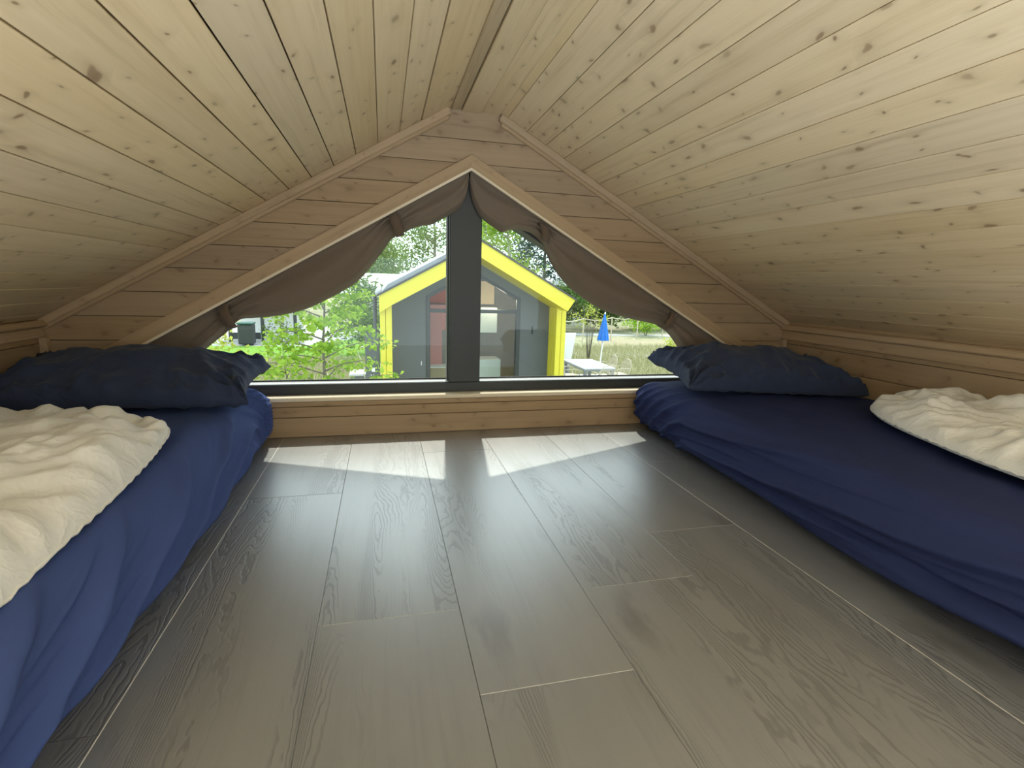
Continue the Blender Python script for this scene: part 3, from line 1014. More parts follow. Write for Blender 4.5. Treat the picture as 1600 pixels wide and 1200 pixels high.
def duvet(name, outline, zf, T, mat, seed, label, lining=None, valley=None, hx=None, nu=230, nv=150, ruche=1.0):
    """puffy quilt over a closed outline (list of (x, y)); radial grid, thick rounded border with a gathered seam"""
    root = empty(name, (sum(p[0] for p in outline) / len(outline), sum(p[1] for p in outline) / len(outline), TOPZ), label, 'duvet', 'white duvets on the mattresses')
    pts = [(x, y, 0) for x, y in outline]
    cx_, cy_ = root.location[0], root.location[1]
    ring = []
    # closed smooth outline
    P = [Vector(p) for p in pts]; n = len(P); seg = nu // n
    for i in range(n):
        p0, p1, p2, p3 = P[i - 1], P[i], P[(i + 1) % n], P[(i + 2) % n]
        for k_ in range(seg):
            k = k_ / seg
            ring.append(.5 * ((2 * p1) + (p2 - p0) * k + (2 * p0 - 5 * p1 + 4 * p2 - p3) * k * k + (3 * p1 - p0 - 3 * p2 + p3) * k ** 3))
    N = len(ring)
    arc = [0]
    for i in range(N): arc.append(arc[-1] + (ring[(i + 1) % N] - ring[i]).length)
    V = []; F = []
    def height(x, y, e, ar):
        t_ = T * min(1, (e / .17)) ** .50 if e > 0 else 0
        r_ = math.exp(-e / .030) * crease(ar * 170 + 5 * noise.noise((x * 9, y * 9, seed))) * min(1, e / .006)
        r2 = math.exp(-e / .11) * min(1, e / .02) * crease(ar * 62 + 3.5 * noise.noise((x * 6, y * 6, seed + 2)))
        f1 = crease(7.5 * x + 13 * y + 5.5 * noise.noise((x * 2.2, y * 2.2, seed + 3)))
        f2 = crease(21 * x - 9 * y + 6.0 * noise.noise((x * 3.1, y * 3.1, seed + 6)))
        b1 = fbm(x * 4.2, y * 4.2, seed + 8, 4)
        k = min(1, e / .08)
        h = t_ + ruche * .009 * r_ + .017 * r2 + k * (.030 * f1 * (.5 + b1) + .020 * f2 * (.4 + b1) + .030 * b1)
        if valley: h -= valley(x, y) * k
        return h
    rows = nv
    for j in range(rows + 1):
        s = j / rows
        rr = 1 - s ** 1.25 if False else math.cos(s * math.pi / 2)      # 1 at rim -> 0 centre
        for i in range(N):
            p = ring[i]
            x = cx_ + (p.x - cx_) * rr; y = cy_ + (p.y - cy_) * rr
            e = (Vector((x, y, 0)) - p).length * .85
            V.append((x, y, zf(x, y) + height(x, y, e, arc[i])))
    for j in range(rows):
        for i in range(N):
            i2 = (i + 1) % N
            F.append((j * N + i, j * N + i2, (j + 1) * N + i2, (j + 1) * N + i))
    # underside
    base = len(V); lr = 10
    for j in range(1, lr + 1):
        rr = math.cos(j / lr * math.pi / 2)
        for i in range(N):
            p = ring[i]
            x = cx_ + (p.x - cx_) * rr; y = cy_ + (p.y - cy_) * rr
            e = (Vector((x, y, 0)) - p).length
            V.append((x, y, zf(x, y) - .010 - .018 * min(1, e / .06)))
    for i in range(N):
        i2 = (i + 1) % N
        F.append((i2, i, base + i, base + i2))
        for j in range(lr - 1):
            F.append((base + j * N + i2, base + j * N + i, base + (j + 1) * N + i, base + (j + 1) * N + i2))
    me = bpy.data.meshes.new(name); me.from_pydata(V, [], F)
    me.polygons.foreach_set('use_smooth', [True] * len(F)); me.update()
    link('cover', rel(root, me), mat, root)
    # corded seam along the border
    b2 = MB(); q = [(ring[i].x, ring[i].y, zf(ring[i].x, ring[i].y) - .002 + .0025 * math.sin(arc[i] * 170)) for i in range(0, N)]
    b2.tube(q + [q[0]], .0035, 5)
    m2 = b2.me('seam', True)
    link('seam', rel(root, m2), mat, root)
    return root


def zfL(x, y):
    over = max(0, x + .58)
    return TOPZ + .042 - 7.0 * over * over
def valL(x, y):
    d = (y - .98) + .55 * (x + .75)
    return .040 * math.exp(-(d / .035) ** 2) - .018 * math.exp(-((d + .10) / .09) ** 2)
outL = [(-.515, .05), (-.500, .35), (-.500, .65), (-.510, .90), (-.518, 1.14), (-.535, 1.37), (-.568, 1.51), (-.69, 1.60), (-.85, 1.66), (-1.03, 1.67), (-1.16, 1.63), (-1.215, 1.47), (-1.225, 1.2), (-1.225, .8), (-1.225, .4), (-1.20, .0), (-.9, -.08), (-.62, -.05)]
duvet('duvet', outL, zfL, .060, M['white'], 3.3, 'off-white duvet with gathered seam along the edge of the left mattress', valley=valL)


def zfR(x, y): return TOPZ + .040
outR = [(1.43, .46), (1.42, .72), (1.45, .91), (1.51, 1.10), (1.59, 1.29), (1.70, 1.44), (1.83, 1.51), (1.97, 1.49), (2.035, 1.36), (2.04, 1.1), (2.04, .75), (2.04, .4), (2.02, .0), (1.8, -.05), (1.56, .0), (1.47, .25)]
duvet('duvet', outR, zfR, .062, M['white'], 9.1, 'off-white crumpled duvet heaped at the wall on the right mattress', ruche=.4)

# ------------------------------------------------------------------ outside: ground
def groundmat(name, a, b, c, s1, s2, bumpd=.05):
    t = NT(name); p = t.obj()
    f = t.ramp(t.noise(p, s1, 6, .65), [(.35, 0.0), (.65, 1.0)])
    g = t.ramp(t.noise(p, s2, 5, .7), [(.45, 0.0), (.62, 1.0)])
    col = t.mix(g, t.mix(f, a, b), c)
    t.bsdf(col, .95, t.bump(t.noise(p, s2 * 3, 4, .7), .6, bumpd), spec=.1)
    return t.m
M['meadow'] = groundmat('dry_meadow', (.21, .23, .10), (.33, .30, .19), (.43, .40, .31), .35, 3.0)
M['lawn'] = groundmat('mown_lawn', (.14, .28, .04), (.20, .35, .07), (.17, .31, .05), .5, 6)
M['gravel'] = groundmat('pale_gravel', (.45, .44, .43), (.52, .51, .50), (.38, .37, .36), .8, 9, .02)
M['soil'] = groundmat('brown_bank', (.33, .26, .18), (.40, .33, .24), (.32, .32, .18), .9, 5)

MB().box((-60, 2.6, GZ - .3), (70, 110, GZ)).build('ground', M['meadow'], kind='structure')


def patch(name, pts, z, mat):
    q = MB(); q.prism(pts, GZ, GZ + z, 'xyz'); return q.build(name, mat, kind='structure')
patch('lawn', [(-18, 21.5), (-2.6, 20.6), (-.6, 19.0), (.2, 20), (.2, 30), (-3.6, 24.3), (-18, 25.0)], .03, M['lawn'])
patch('gravel_yard', [(-22, 25.0), (-3.6, 24.3), (-.9, 27.5), (.4, 30.2), (.6, 36), (-22, 37)], .02, M['gravel'])
patch('path', [(5, 30.6), (22, 28.6), (22, 29.6), (5, 32.0)], .03, M['gravel'])
patch('bare_bank', [(10.4, 23.6), (14.6, 22.6), (17.5, 27.0), (12.0, 27.6)], .05, M['soil'])
patch('flower_strip', [(6.0, 21.2), (16, 19.6), (17, 20.6), (6.0, 22.2)], .02, M['gravel'])
patch('terrace', [(4.2, 9.2), (7.6, 12.6), (7.4, 16.2), (4.2, 16.2)], .04, M['stone'])
patch('sandy_track', [(-1.1, 12.3), (-.2, 12.3), (.0, 18.6), (-.9, 18.0)], .02, M['soil'])


def leaves(centers, size, aspect=.6, droop=.3, jit=.25, up=.3, rg=rng):
    """one folded blade of four points per centre"""
    n = len(centers)
    d = rg.normal(size=(n, 3)); d[:, 2] = d[:, 2] * .5 - droop; d /= np.linalg.norm(d, axis=1)[:, None]
    u_ = rg.normal(size=(n, 3)); u_[:, 2] += up * 3
    s = np.cross(d, u_); s /= np.linalg.norm(s, axis=1)[:, None] + 1e-9
    nn = np.cross(s, d)
    L = (size * (1 + jit * rg.normal(size=n)))[:, None]
    W = L * aspect * .5
    a = centers; tip = centers + d * L
    m_ = centers + d * L * .45
    l = m_ + s * W + nn * W * .35; r = m_ - s * W + nn * W * .35
    V = np.stack([a, l, tip, r], 1).reshape(-1, 3)
    i = np.arange(n) * 4
    F = np.stack([np.stack([i, i + 1, i + 2], 1), np.stack([i, i + 2, i + 3], 1)], 1).reshape(-1, 3)
    return V, F


def np_mesh(name, V, F):
    me = bpy.data.meshes.new(name)
    me.vertices.add(len(V)); me.vertices.foreach_set('co', V.astype(np.float32).ravel())
    me.loops.add(F.size); me.loops.foreach_set('vertex_index', F.astype(np.int32).ravel())
    me.polygons.add(len(F)); me.polygons.foreach_set('loop_start', np.arange(0, F.size, 3, dtype=np.int32))
    me.polygons.foreach_set('loop_total', np.full(len(F), 3, dtype=np.int32))
    me.update(calc_edges=True)
    return me


def foliage(parent, centers, size, mat, **kw):
    V, F = leaves(np.asarray(centers), size, **kw)
    V = V - np.array(parent.location)
    o = link('foliage', np_mesh('foliage', V, F), mat, parent)
    o['kind'] = 'stuff'
    return o


def tiered_tree(x, y, h, crown0, rad, nbr, per, lsize, mat, label, group=None, trunk_r=.035, seed=1, cat='tree', bark='bark', name='young_tree', taper=.75, lift=.15):
    """upright stem with tiers of near-horizontal branches that carry sprays of leaves"""
    rg = np.random.default_rng(seed)
    root = empty(name, (x, y, GZ), label, cat, group)
    b = MB(); pts = [(x + .03 * math.sin(k * 1.3 + seed), y, GZ + h * k / 8) for k in range(9)]
    b.tube(pts, [trunk_r * (1 - .8 * k / 8) for k in range(9)], 8); b.build('trunk', M[bark], root, smooth=True)
    br = MB(); C = []
    for k in range(nbr):
        f = (k + .5) / nbr
        z = GZ + h * (crown0 + (1 - crown0) * f)
        a = k * 2.4 + rg.uniform(-.3, .3)
        L = rad * (1 - f ** 1.6 * taper) * rg.uniform(.75, 1.1)
        d = Vector((math.cos(a), math.sin(a), 0))
        p = [Vector((x, y, z)) + d * L * s + Vector((0, 0, L * (lift * s + .10 * math.sin(s * 3)))) for s in (0, .3, .6, .85, 1.0)]
        br.tube(p, [.011, .009, .007, .004, .002], 5)
        for q in range(per):
            s = rg.uniform(.16, 1.02) ** .8
            c = p[0].lerp(p[-1], s) + Vector((0, 0, L * .05 * math.sin(s * 3)))
            wdt = (1 - s * .7) * L * .34 + .02
            side = Vector((-d.y, d.x, 0)) * rg.normal() * wdt * .6
            C.append(c + side + Vector((0, 0, rg.normal() * .035 - abs(side.length) * .12)))
    br.build('branches', M[bark], root, smooth=True)
    foliage(root, np.array([tuple(c) for c in C]), lsize, mat, aspect=.72, droop=.55, rg=rg)
    return root


def bushy(x, y, h, rad, n, lsize, mat, label, group=None, seed=1, name='shrub', cat='shrub', stems=7, z0=.15, zc=None, squash=1.0, stemh=.7, bark='bark'):
    rg = np.random.default_rng(seed)
    root = empty(name, (x, y, GZ), label, cat, group)
    b = MB()
    for k in range(stems):
        a = k * 2.4 + rg.uniform(-.4, .4); r = rad * .55 * rg.uniform(.4, 1)
        b.tube([(x + .03 * math.cos(a), y + .03 * math.sin(a), GZ), (x + r * .45 * math.cos(a), y + r * .45 * math.sin(a), GZ + h * stemh * .55), (x + r * math.cos(a), y + r * math.sin(a), GZ + h * stemh)], [.02, .013, .005], 5)
    b.build('stems', M[bark], root, smooth=True)
    # clumps on an irregular ellipsoid
    k = max(6, n // 60)
    cc = rg.normal(size=(k, 3)); cc /= np.linalg.norm(cc, axis=1)[:, None]; cc *= rg.uniform(.35, .9, (k, 1))
    idx = rg.integers(0, k, n)
    P = cc[idx] + rg.normal(size=(n, 3)) * .20
    P[:, 0] *= rad; P[:, 1] *= rad * squash; P[:, 2] = P[:, 2] * h * (1 - z0) / 2 * 1.0 + h * (z0 + (1 - z0) / 2)
    P[:, 2] = np.maximum(P[:, 2], .03)
    P += np.array([x, y, GZ])
    foliage(root, P, lsize, mat, rg=rg)
    return root


def conifer(x, y, h, rad, n, lsize, mat, label, group=None, seed=1):
    rg = np.random.default_rng(seed)
    root = empty('conifer', (x, y, GZ), label, 'tree', group)
    b = MB(); b.tube([(x, y, GZ), (x, y, GZ + h * .95)], [.16, .02], 8); b.build('trunk', M['bark'], root)
    t_ = rg.uniform(.04, 1, n) ** 1.0
    a = rg.uniform(0, 2 * math.pi, n)
    tier = np.floor(t_ * 26) / 26
    r = rad * (1 - t_) ** .8 * (.55 + .45 * rg.uniform(0, 1, n) ** .4) * (.85 + .25 * np.sin(a * 7 + tier * 60))
    P = np.stack([x + r * np.cos(a), y + r * np.sin(a), GZ + h * t_ - r * .22 + .15 * rg.normal(size=n)], 1)
    foliage(root, P, lsize, mat, aspect=.35, droop=.5, rg=rg)
    return root


def broadleaf(x, y, h, rad, n, lsize, mat, label, group=None, seed=1, bark='bark2', z0=.25, tr=.16):
    rg = np.random.default_rng(seed)
    root = empty('broadleaf_tree', (x, y, GZ), label, 'tree', group)
    b = MB(); b.tube([(x, y, GZ), (x + .2, y, GZ + h * .5), (x - .1, y, GZ + h * .93)], [tr, tr * .7, .03], 8)
    b.build('trunk', M[bark], root, smooth=True)
    br = MB(); tips = []
    for k in range(26):
        f = rg.uniform(z0, .92); a = k * 2.4
        L = rad * (.35 + .65 * math.sin(math.pi * min(1, (f - z0) / (1 - z0) * .85 + .15))) * rg.uniform(.7, 1.05)
        p0 = Vector((x, y, GZ + h * f)); d = Vector((math.cos(a), math.sin(a), .45))
        p1 = p0 + d * L * .55; p2 = p0 + d * L + Vector((0, 0, -.1 * L))
        br.tube([p0, p1, p2], [.05, .03, .01], 5); tips += [p0.lerp(p1, .7), p1, p1.lerp(p2, .5), p2]
    br.build('branches', M[bark], root, smooth=True)
    T_ = np.array([tuple(p) for p in tips]); idx = rg.integers(0, len(T_), n)
    P = T_[idx] + rg.normal(size=(n, 3)) * rad * .17
    foliage(root, P, lsize, mat, aspect=.75, rg=rg)
    return root


# the young linden whose branches reach in front of the yellow cabin
tiered_tree(-.79, 7.5, 3.35, .42, 1.06, 32, 84, .076, M['leaf'], 'young tree with bright green tiered branches in front of the yellow house', seed=5, trunk_r=.033)
tiered_tree(-1.38, 7.9, 2.5, .36, .62, 16, 30, .055, M['leaf'], 'slim sapling just left of the young tiered tree', seed=9, trunk_r=.014)
bushy(-3.05, 11.0, 2.0, .62, 420, .085, M['leafy'], 'thin yellow-green shrub with bare stems at the left end of the window', seed=3, z0=.45, stems=6)
bushy(-2.35, 10.2, 1.45, .55, 260, .075, M['leafy'], 'loose yellow-green shrub in front of the strip of lawn', seed=13, z0=.35, stems=4)
bushy(-.98, 10.4, 1.05, .34, 700, .05, M['leafd'], 'small dark green bush left of the trunk of the young tree', seed=14, stems=4)
bushy(-.42, 10.9, 1.15, .42, 900, .05, M['leafd'], 'small dark green bush right of the trunk of the young tree', seed=15, stems=4)
bushy(-.5, 21.5, 2.1, 1.5, 2400, .13, M['leafd'], 'dense dark green hedge bush behind the lawn beside the yellow house', seed=16, stems=5)
bushy(-1.0, 29.5, 3.1, 1.9, 2600, .15, M['leafd'], 'dull green bush below the long grey roof', seed=17, stems=5)
bushy(8.1, 19.5, 2.35, .75, 330, .09, M['leafy'], 'thin-leaved bare-stemmed shrub beside the blue parasol', seed=18, z0=.4, stems=8, stemh=.95)
bushy(12.3, 19.5, 1.15, .85, 520, .09, M['leafy'], 'yellow-green shrub above the tip of the right pillow', seed=19, z0=.25, stems=7)
bushy(16.2, 29.8, 1.45, 1.5, 1500, .13, M['leaf'], 'low bright green bush behind the brown bank', seed=20, stems=5)
for k, (x, y, h_, r_) in enumerate(((11.6, 32.5, 3.3, 1.9), (14.8, 33.5, 2.7, 1.9), (18.0, 34, 2.9, 1.9), (21.4, 34.5, 3.2, 2.0))):
    bushy(x, y, h_, r_, 4200, .21, M['leafd'], ['leftmost green bush of the hedge behind the rope fence, beside the yellow house', 'green bush of the hedge straight behind the tip of the blue parasol', 'green bush of the hedge just right of the blue parasol', 'rightmost green bush of the hedge behind the rope fence'][k], 'hedge bushes behind the rope fence', seed=30 + k)
broadleaf(4.2, 45.5, 13.2, 3.5, 9000, .20, M['birch'], 'tall leafy tree with open crown left of the window mullion', seed=41)
broadleaf(-1.0, 47.8, 6.8, 3.4, 7000, .19, M['birch'], 'lower pale green tree above the long grey roof', seed=42, tr=.10)
broadleaf(-8.6, 47, 7.0, 3.5, 5000, .20, M['birch'], 'pale green tree behind the left curtain', seed=43, tr=.10)
broadleaf(8.0, 34, 8.5, 2.8, 7000, .17, M['leaf'], 'bright yellow-green tree above the right roof slope of the yellow house', seed=44)
conifer(14.2, 45.5, 15.6, 4.9, 17000, .36, M['fir'], 'dark blue-green conifer above the right roof slope of the yellow house', seed=45)
conifer(24.5, 47, 14.0, 4.4, 9000, .38, M['fir'], 'dark conifer behind the right curtain', seed=46)
for k, (x, y, h_, mt) in enumerate(((-12, 52, 9, 'birch'), (-22, 50, 10, 'birch'), (9.5, 57, 12, 'birch'), (34, 50, 11, 'birch'), (44, 48, 10, 'leafd'), (-1, 60, 7, 'birch'))):
    broadleaf(x, y, h_, 4.4, 4200, .30, M[mt], ['distant tree behind the pavilion, second from the left', 'distant tree at the far left of the tree line', 'distant tree in the gap between bright green tree and conifer', 'distant tree to the right of the conifers', 'dark distant tree at the far right of the tree line', 'distant tree in the gap over the long grey roof'][k], 'distant tree line', seed=60 + k)

# meadow blades
def tufts(x0, x1, y0, y1, n, hgt, mat, seed):
    rg = np.random.default_rng(seed)
    P = np.stack([rg.uniform(x0, x1, n), rg.uniform(y0, y1, n), np.full(n, GZ)], 1)
    a = rg.uniform(0, 6.28, n); L = hgt * rg.uniform(.4, 1.2, n)
    d = np.stack([np.cos(a) * .35 * L, np.sin(a) * .35 * L, L], 1); w = np.stack([-np.sin(a), np.cos(a), 0 * a], 1) * (.012 + .012 * rg.uniform(0, 1, n))[:, None]
    V = np.stack([P - w, P + w, P + d], 1).reshape(-1, 3)
    F = np.arange(3 * n).reshape(-1, 3)
    o = link('meadow_grass', np_mesh('meadow_grass', V, F), mat)
    return props(o, 'rough dry meadow grass', 'grass', None, 'stuff')
def merge_tufts():
    rg = np.random.default_rng(5)
    Vs = []
    for (x0_, x1_, y0_, y1_, n, h_) in ((-7, -.3, 10, 20.5, 15000, .26), (5.5, 17, 13.5, 24, 22000, .26)):
        P = np.stack([rg.uniform(x0_, x1_, n), rg.uniform(y0_, y1_, n), np.full(n, GZ)], 1)
        keep = ~((P[:, 0] > 4.0) & (P[:, 0] < 7.6) & (P[:, 1] < 16.3)); P = P[keep]; n = len(P)
        a = rg.uniform(0, 6.28, n); L = h_ * rg.uniform(.4, 1.2, n)
        d = np.stack([np.cos(a) * .35 * L, np.sin(a) * .35 * L, L], 1); w = np.stack([-np.sin(a), np.cos(a), 0 * a], 1) * (.010 + .014 * rg.uniform(0, 1, n))[:, None]
        Vs.append(np.stack([P - w, P + w, P + d], 1).reshape(-1, 3))
    V = np.concatenate(Vs); F = np.arange(len(V)).reshape(-1, 3)
    o = link('meadow_grass', np_mesh('meadow_grass', V, F), M['grassb'])
    props(o, 'rough dry meadow grass around the terrace and the saplings', 'grass', None, 'stuff')
merge_tufts()

# ------------------------------------------------------------------ the yellow cabin opposite
hs = empty('cabin', (1.77, 12, GZ), 'small cabin with yellow gable frame and dark glazed front', 'house')
AXH, AZH, SH = 1.765, .735, .545
top = lambda x, d=0: AZH - SH * abs(x - AXH) + d
XO0, XO1 = -.068, 3.614
BD = .285
# yellow verge bands: a left and a right one
MB().prism([(XO0, top(XO0)), (AXH, top(AXH)), (AXH, top(AXH, -BD)), (.148, top(.148, -BD)), (XO0, top(XO0, -BD) - .02)], 9.50, 10.42).build('verge_band', M['yellow'], hs)
MB().prism([(AXH, top(AXH)), (XO1, top(XO1)), (XO1 - .145, top(XO1) - .215), (AXH, top(AXH, -BD))], 9.50, 10.42).build('verge_band', M['yellow'], hs)
# yellow side frames of upright boards
def upright(x0_, x1_, y0_, y1_, zt):
    MB().bbox((x0_, y0_, GZ), (x1_, y1_, zt), .006).build('yellow_board', M['yellow'], hs)
zt = -.42
for (a_, b_) in ((-.060, .035), (.041, .150)): upright(a_, b_, 9.62, 9.68, zt)
for k in range(5): upright(.128, .150, 9.686 + k * .148, 9.686 + k * .148 + .142, zt)
MB().box((-.058, 9.68, GZ), (.127, 10.42, zt)).build('frame_core', M['yellow'], hs)
for (a_, b_) in ((3.395, 3.500), (3.506, 3.600)): upright(a_, b_, 9.93, 9.985, zt - .02)
for k in range(4): upright(3.395, 3.417, 9.99 + k * .110, 9.99 + k * .110 + .104, zt + .02)
MB().box((3.418, 9.985, GZ), (3.598, 10.42, zt)).build('frame_core', M['yellow'], hs)
# roof
MB().prism([(XO0 - .03, top(XO0 - .03)), (AXH, top(AXH)), (XO1 + .03, top(XO1 + .03)), (XO1 + .03, top(XO1 + .03, .035)), (AXH, top(AXH, .035)), (XO0 - .03, top(XO0 - .03, .035))], 9.47, 16.6).build('roof_edge', M['roofdark'], hs)
MB().prism([(XO0 + .05, top(XO0 + .05, .036)), (AXH, top(AXH, .036)), (AXH, top(AXH, .115)), (XO0 + .16, top(XO0 + .16, .115))], 9.60, 16.5).build('roof_sheet', M['roofing'], hs)
MB().prism([(AXH + .002, top(AXH, .036)), (XO1 - .1, top(XO1 - .1, .036)), (XO1 - .1, top(XO1 - .1, .05)), (AXH + .002, top(AXH, .05))], 9.60, 16.5).build('roof_sheet', M['roofing'], hs)
q = MB(); q.tube([(XO0 - .02, 9.62, top(XO0, .05)), (XO0 - .02, 16.4, top(XO0, .05))], .055, 10); q.build('gutter', M['bead'], hs, smooth=True)
q = MB(); q.tube([(XO0 - .075, 9.75, top(XO0, -.02)), (XO0 - .075, 9.75, GZ)], .035, 10); q.build('downpipe', M['roofdark'], hs, smooth=True)
# dark facade behind the frame, 10.42 m away
YH = 10.42
wl = lambda x: -.27 + .548 * (x - .845)
wr = lambda x: -.285 + .556 * (2.745 - x)
AW = 1.79
fac = [[(.13, GZ), (.845, GZ), (.845, top(.845, -.02)), (.13, top(.13, -.02))],
       [(2.745, GZ), (3.42, GZ), (3.42, top(3.42, -.02)), (2.745, top(2.745, -.02))],
       [(.845, wl(.845)), (AW, wl(AW)), (AW, top(AW, -.02)), (.845, top(.845, -.02))],
       [(AW, wr(AW)), (2.745, wr(2.745)), (2.745, top(2.745, -.02)), (AW, top(AW, -.02))]]
for p_ in fac: MB().prism(p_, YH, YH + .08).build('facade_panel', M['anth'], hs)
# window frame bars
for (a_, b_) in ((.83, .905), (2.68, 2.76), (1.75, 1.83)):
    MB().bbox((a_, YH - .02, GZ), (b_, YH + .05, -.27 if a_ != 1.75 else .2), .005).build('frame_bar', M['frame'], hs)
MB().bbox((.9, YH - .018, -.60), (2.70, YH + .05, -.53), .005).build('frame_bar', M['frame'], hs)
MB().prism([(.83, wl(.83) - .07), (AW, wl(AW) - .07), (AW, wl(AW)), (.83, wl(.83))], YH - .018, YH + .05).build('frame_bar', M['frame'], hs)
MB().prism([(AW, wr(AW) - .07), (2.76, wr(2.76) - .07), (2.76, wr(2.76)), (AW, wr(AW))], YH - .018, YH + .05).build('frame_bar', M['frame'], hs)
for (a_, b_, f_) in ((.90, 1.75, wl), (1.83, 2.69, wr)):
    MB().prism([(a_, -.54), (b_, -.54), (b_, f_(b_) - .05), (a_, f_(a_) - .05)], YH + .012, YH + .018).build('pane', M['glass'], hs)
    MB().box((a_, YH + .012, GZ + .15), (b_, YH + .018, -.59)).build('pane', M['glass'], hs)
MB().bbox((.72, YH - .03, -1.66), (.735, YH - .0, -1.58), .003).build('door_handle', M['whitep'], hs)
MB().bbox((3.02, YH - .02, -1.02), (3.045, YH, -.86), .003).build('wall_lamp', M['gasket'], hs)
# body walls and the interior one sees through the glass
MB().box((-.02, 10.42, GZ), (.10, 16.3, -.33)).build('side_wall', M['anth'], hs)
MB().box((3.44, 10.42, GZ), (3.56, 16.3, -.33)).build('side_wall', M['anth'], hs)
MB().prism([(-.02, GZ), (3.56, GZ), (3.56, -.33), (AXH, AZH - .06), (-.02, -.33)], 16.2, 16.35).build('rear_wall', M['anth'], hs)
MB().prism([(.10, -.36), (AXH, .52), (3.44, -.36), (3.44, -.42), (AXH, .44), (.10, -.42)], 10.52, 16.2).build('inner_ceiling', M['oak'], hs)
MB().box((.1, 10.5, GZ), (3.44, 16.2, GZ + .15)).build('inner_floor', M['oak'], hs)
MB().prism([(.10, GZ), (3.44, GZ), (3.44, -.40), (AXH, .45), (.10, -.40)], 13.5, 13.56).build('inner_wall', M['oak'], hs)
MB().prism([(.84, -.50), (1.80, -.50), (1.80, -.05), (1.42, .14), (.84, -.18)], 12.60, 12.75).build('red_panel', M['red'], hs)
MB().bbox((.93, 12.2, GZ + .15), (1.34, 12.8, -.53)).build('red_cupboard', M['red'], hs)
MB().bbox((1.34, 12.3, -1.12), (1.92, 12.6, -.53)).build('red_wall_unit', M['red'], hs)
MB().bbox((1.0, 11.8, GZ + .15), (1.95, 12.2, -1.95)).build('base_unit', M['oak'], hs)
MB().bbox((.98, 11.78, -1.95), (1.97, 12.22, -1.92)).build('worktop', M['whitep'], hs)
MB().bbox((2.10, 12.0, -1.15), (2.62, 12.4, -.56)).build('white_wall_unit', M['kitchen'], hs)
MB().bbox((2.10, 11.7, GZ + .15), (2.66, 12.3, -1.75)).build('white_base_unit', M['kitchen'], hs)
MB().bbox((2.10, 12.38, -.50), (2.62, 12.42, .05)).build('loft_panel', M['oak'], hs)
q = MB(); q.lathe([(0, 0), (.07, 0), (.07, -.012), (0, -.012)], (2.85, 12.1, -.17), 16); q.build('ceiling_lamp', M['lampglow'], hs)
pl = bpy.data.lights.new('cabin_lamp', 'POINT'); pl.energy = 22; pl.color = (1, .86, .68); pl.shadow_soft_size = .15
po = bpy.data.objects.new('cabin_lamp', pl); COL.objects.link(po); po.location = (2.5, 11.6, -.35 + LIFT)
# service panel with a socket beside the cabin
sp = empty('service_panel', (-.2, 9.8, GZ), 'dark grey upright service panel with a socket left of the yellow house', 'panel')
MB().bbox((-.335, 9.70, GZ), (-.075, 9.85, -.90), .008).build('body', M['anth'], sp)
MB().bbox((-.335, 9.68, -.915), (-.075, 9.87, -.895), .004).build('cap', M['roofdark'], sp)
s_ = MB().bbox((-.225, 9.685, -1.66), (-.165, 9.702, -1.585), .003).build('socket', M['whitep'], sp)
MB().box((-.212, 9.680, -1.645), (-.178, 9.686, -1.600)).build('socket_cover', M['steel'], s_)
for k in (0, 1):
    MB().bbox((-.245 + k * .045, 9.69, -1.735), (-.228 + k * .045, 9.702, -1.715), .002).build('small_plate', M['whitep'], sp)
hz_ = MB(); hz_.tube([(-.40, 9.75, -1.20), (-.46, 9.75, -1.32), (-.41, 9.75, -1.45), (-.36, 9.74, -1.60), (-.35, 9.74, -1.9), (-.36, 9.74, -2.5), (-.345, 9.78, GZ + .02)], .008, 6)
hz_.tube([(-.335, 9.75, -1.21), (-.40, 9.75, -1.20)], .008, 6)
props(hz_.build('cable', M['rope'], smooth=True), 'pale looped cable hanging beside the dark service panel', 'cable')
bx_ = empty('storage_box', (-.58, 12.2, GZ), 'pale grey garden box with light lid by the service panel', 'box')
MB().bbox((-.74, 12.0, GZ), (-.40, 12.5, -2.15), .01).build('body', M['steel'], bx_)
MB().bbox((-.77, 11.95, -2.15), (-.38, 12.55, -2.09), .012).build('lid', M['whitep'], bx_)

# ------------------------------------------------------------------ terrace furniture to the right of the cabin
tb = empty('garden_table', (5.9, 14.1, GZ), 'grey metal garden table with pale glass top on the terrace', 'table')
MB().bbox((5.40, 13.25, -2.285), (6.35, 15.0, -2.25), .006).build('table_top', M['table'], tb)
MB().bbox((5.39, 13.24, -2.33), (6.36, 15.01, -2.287), .005).build('apron', M['steel'], tb)
for (x, y) in ((5.43, 13.28), (6.24, 13.28), (5.43, 14.90), (6.24, 14.90)):
    MB().bbox((x, y, GZ + .04), (x + .085, y + .085, -2.33), .004).build('leg', M['steel'], tb)


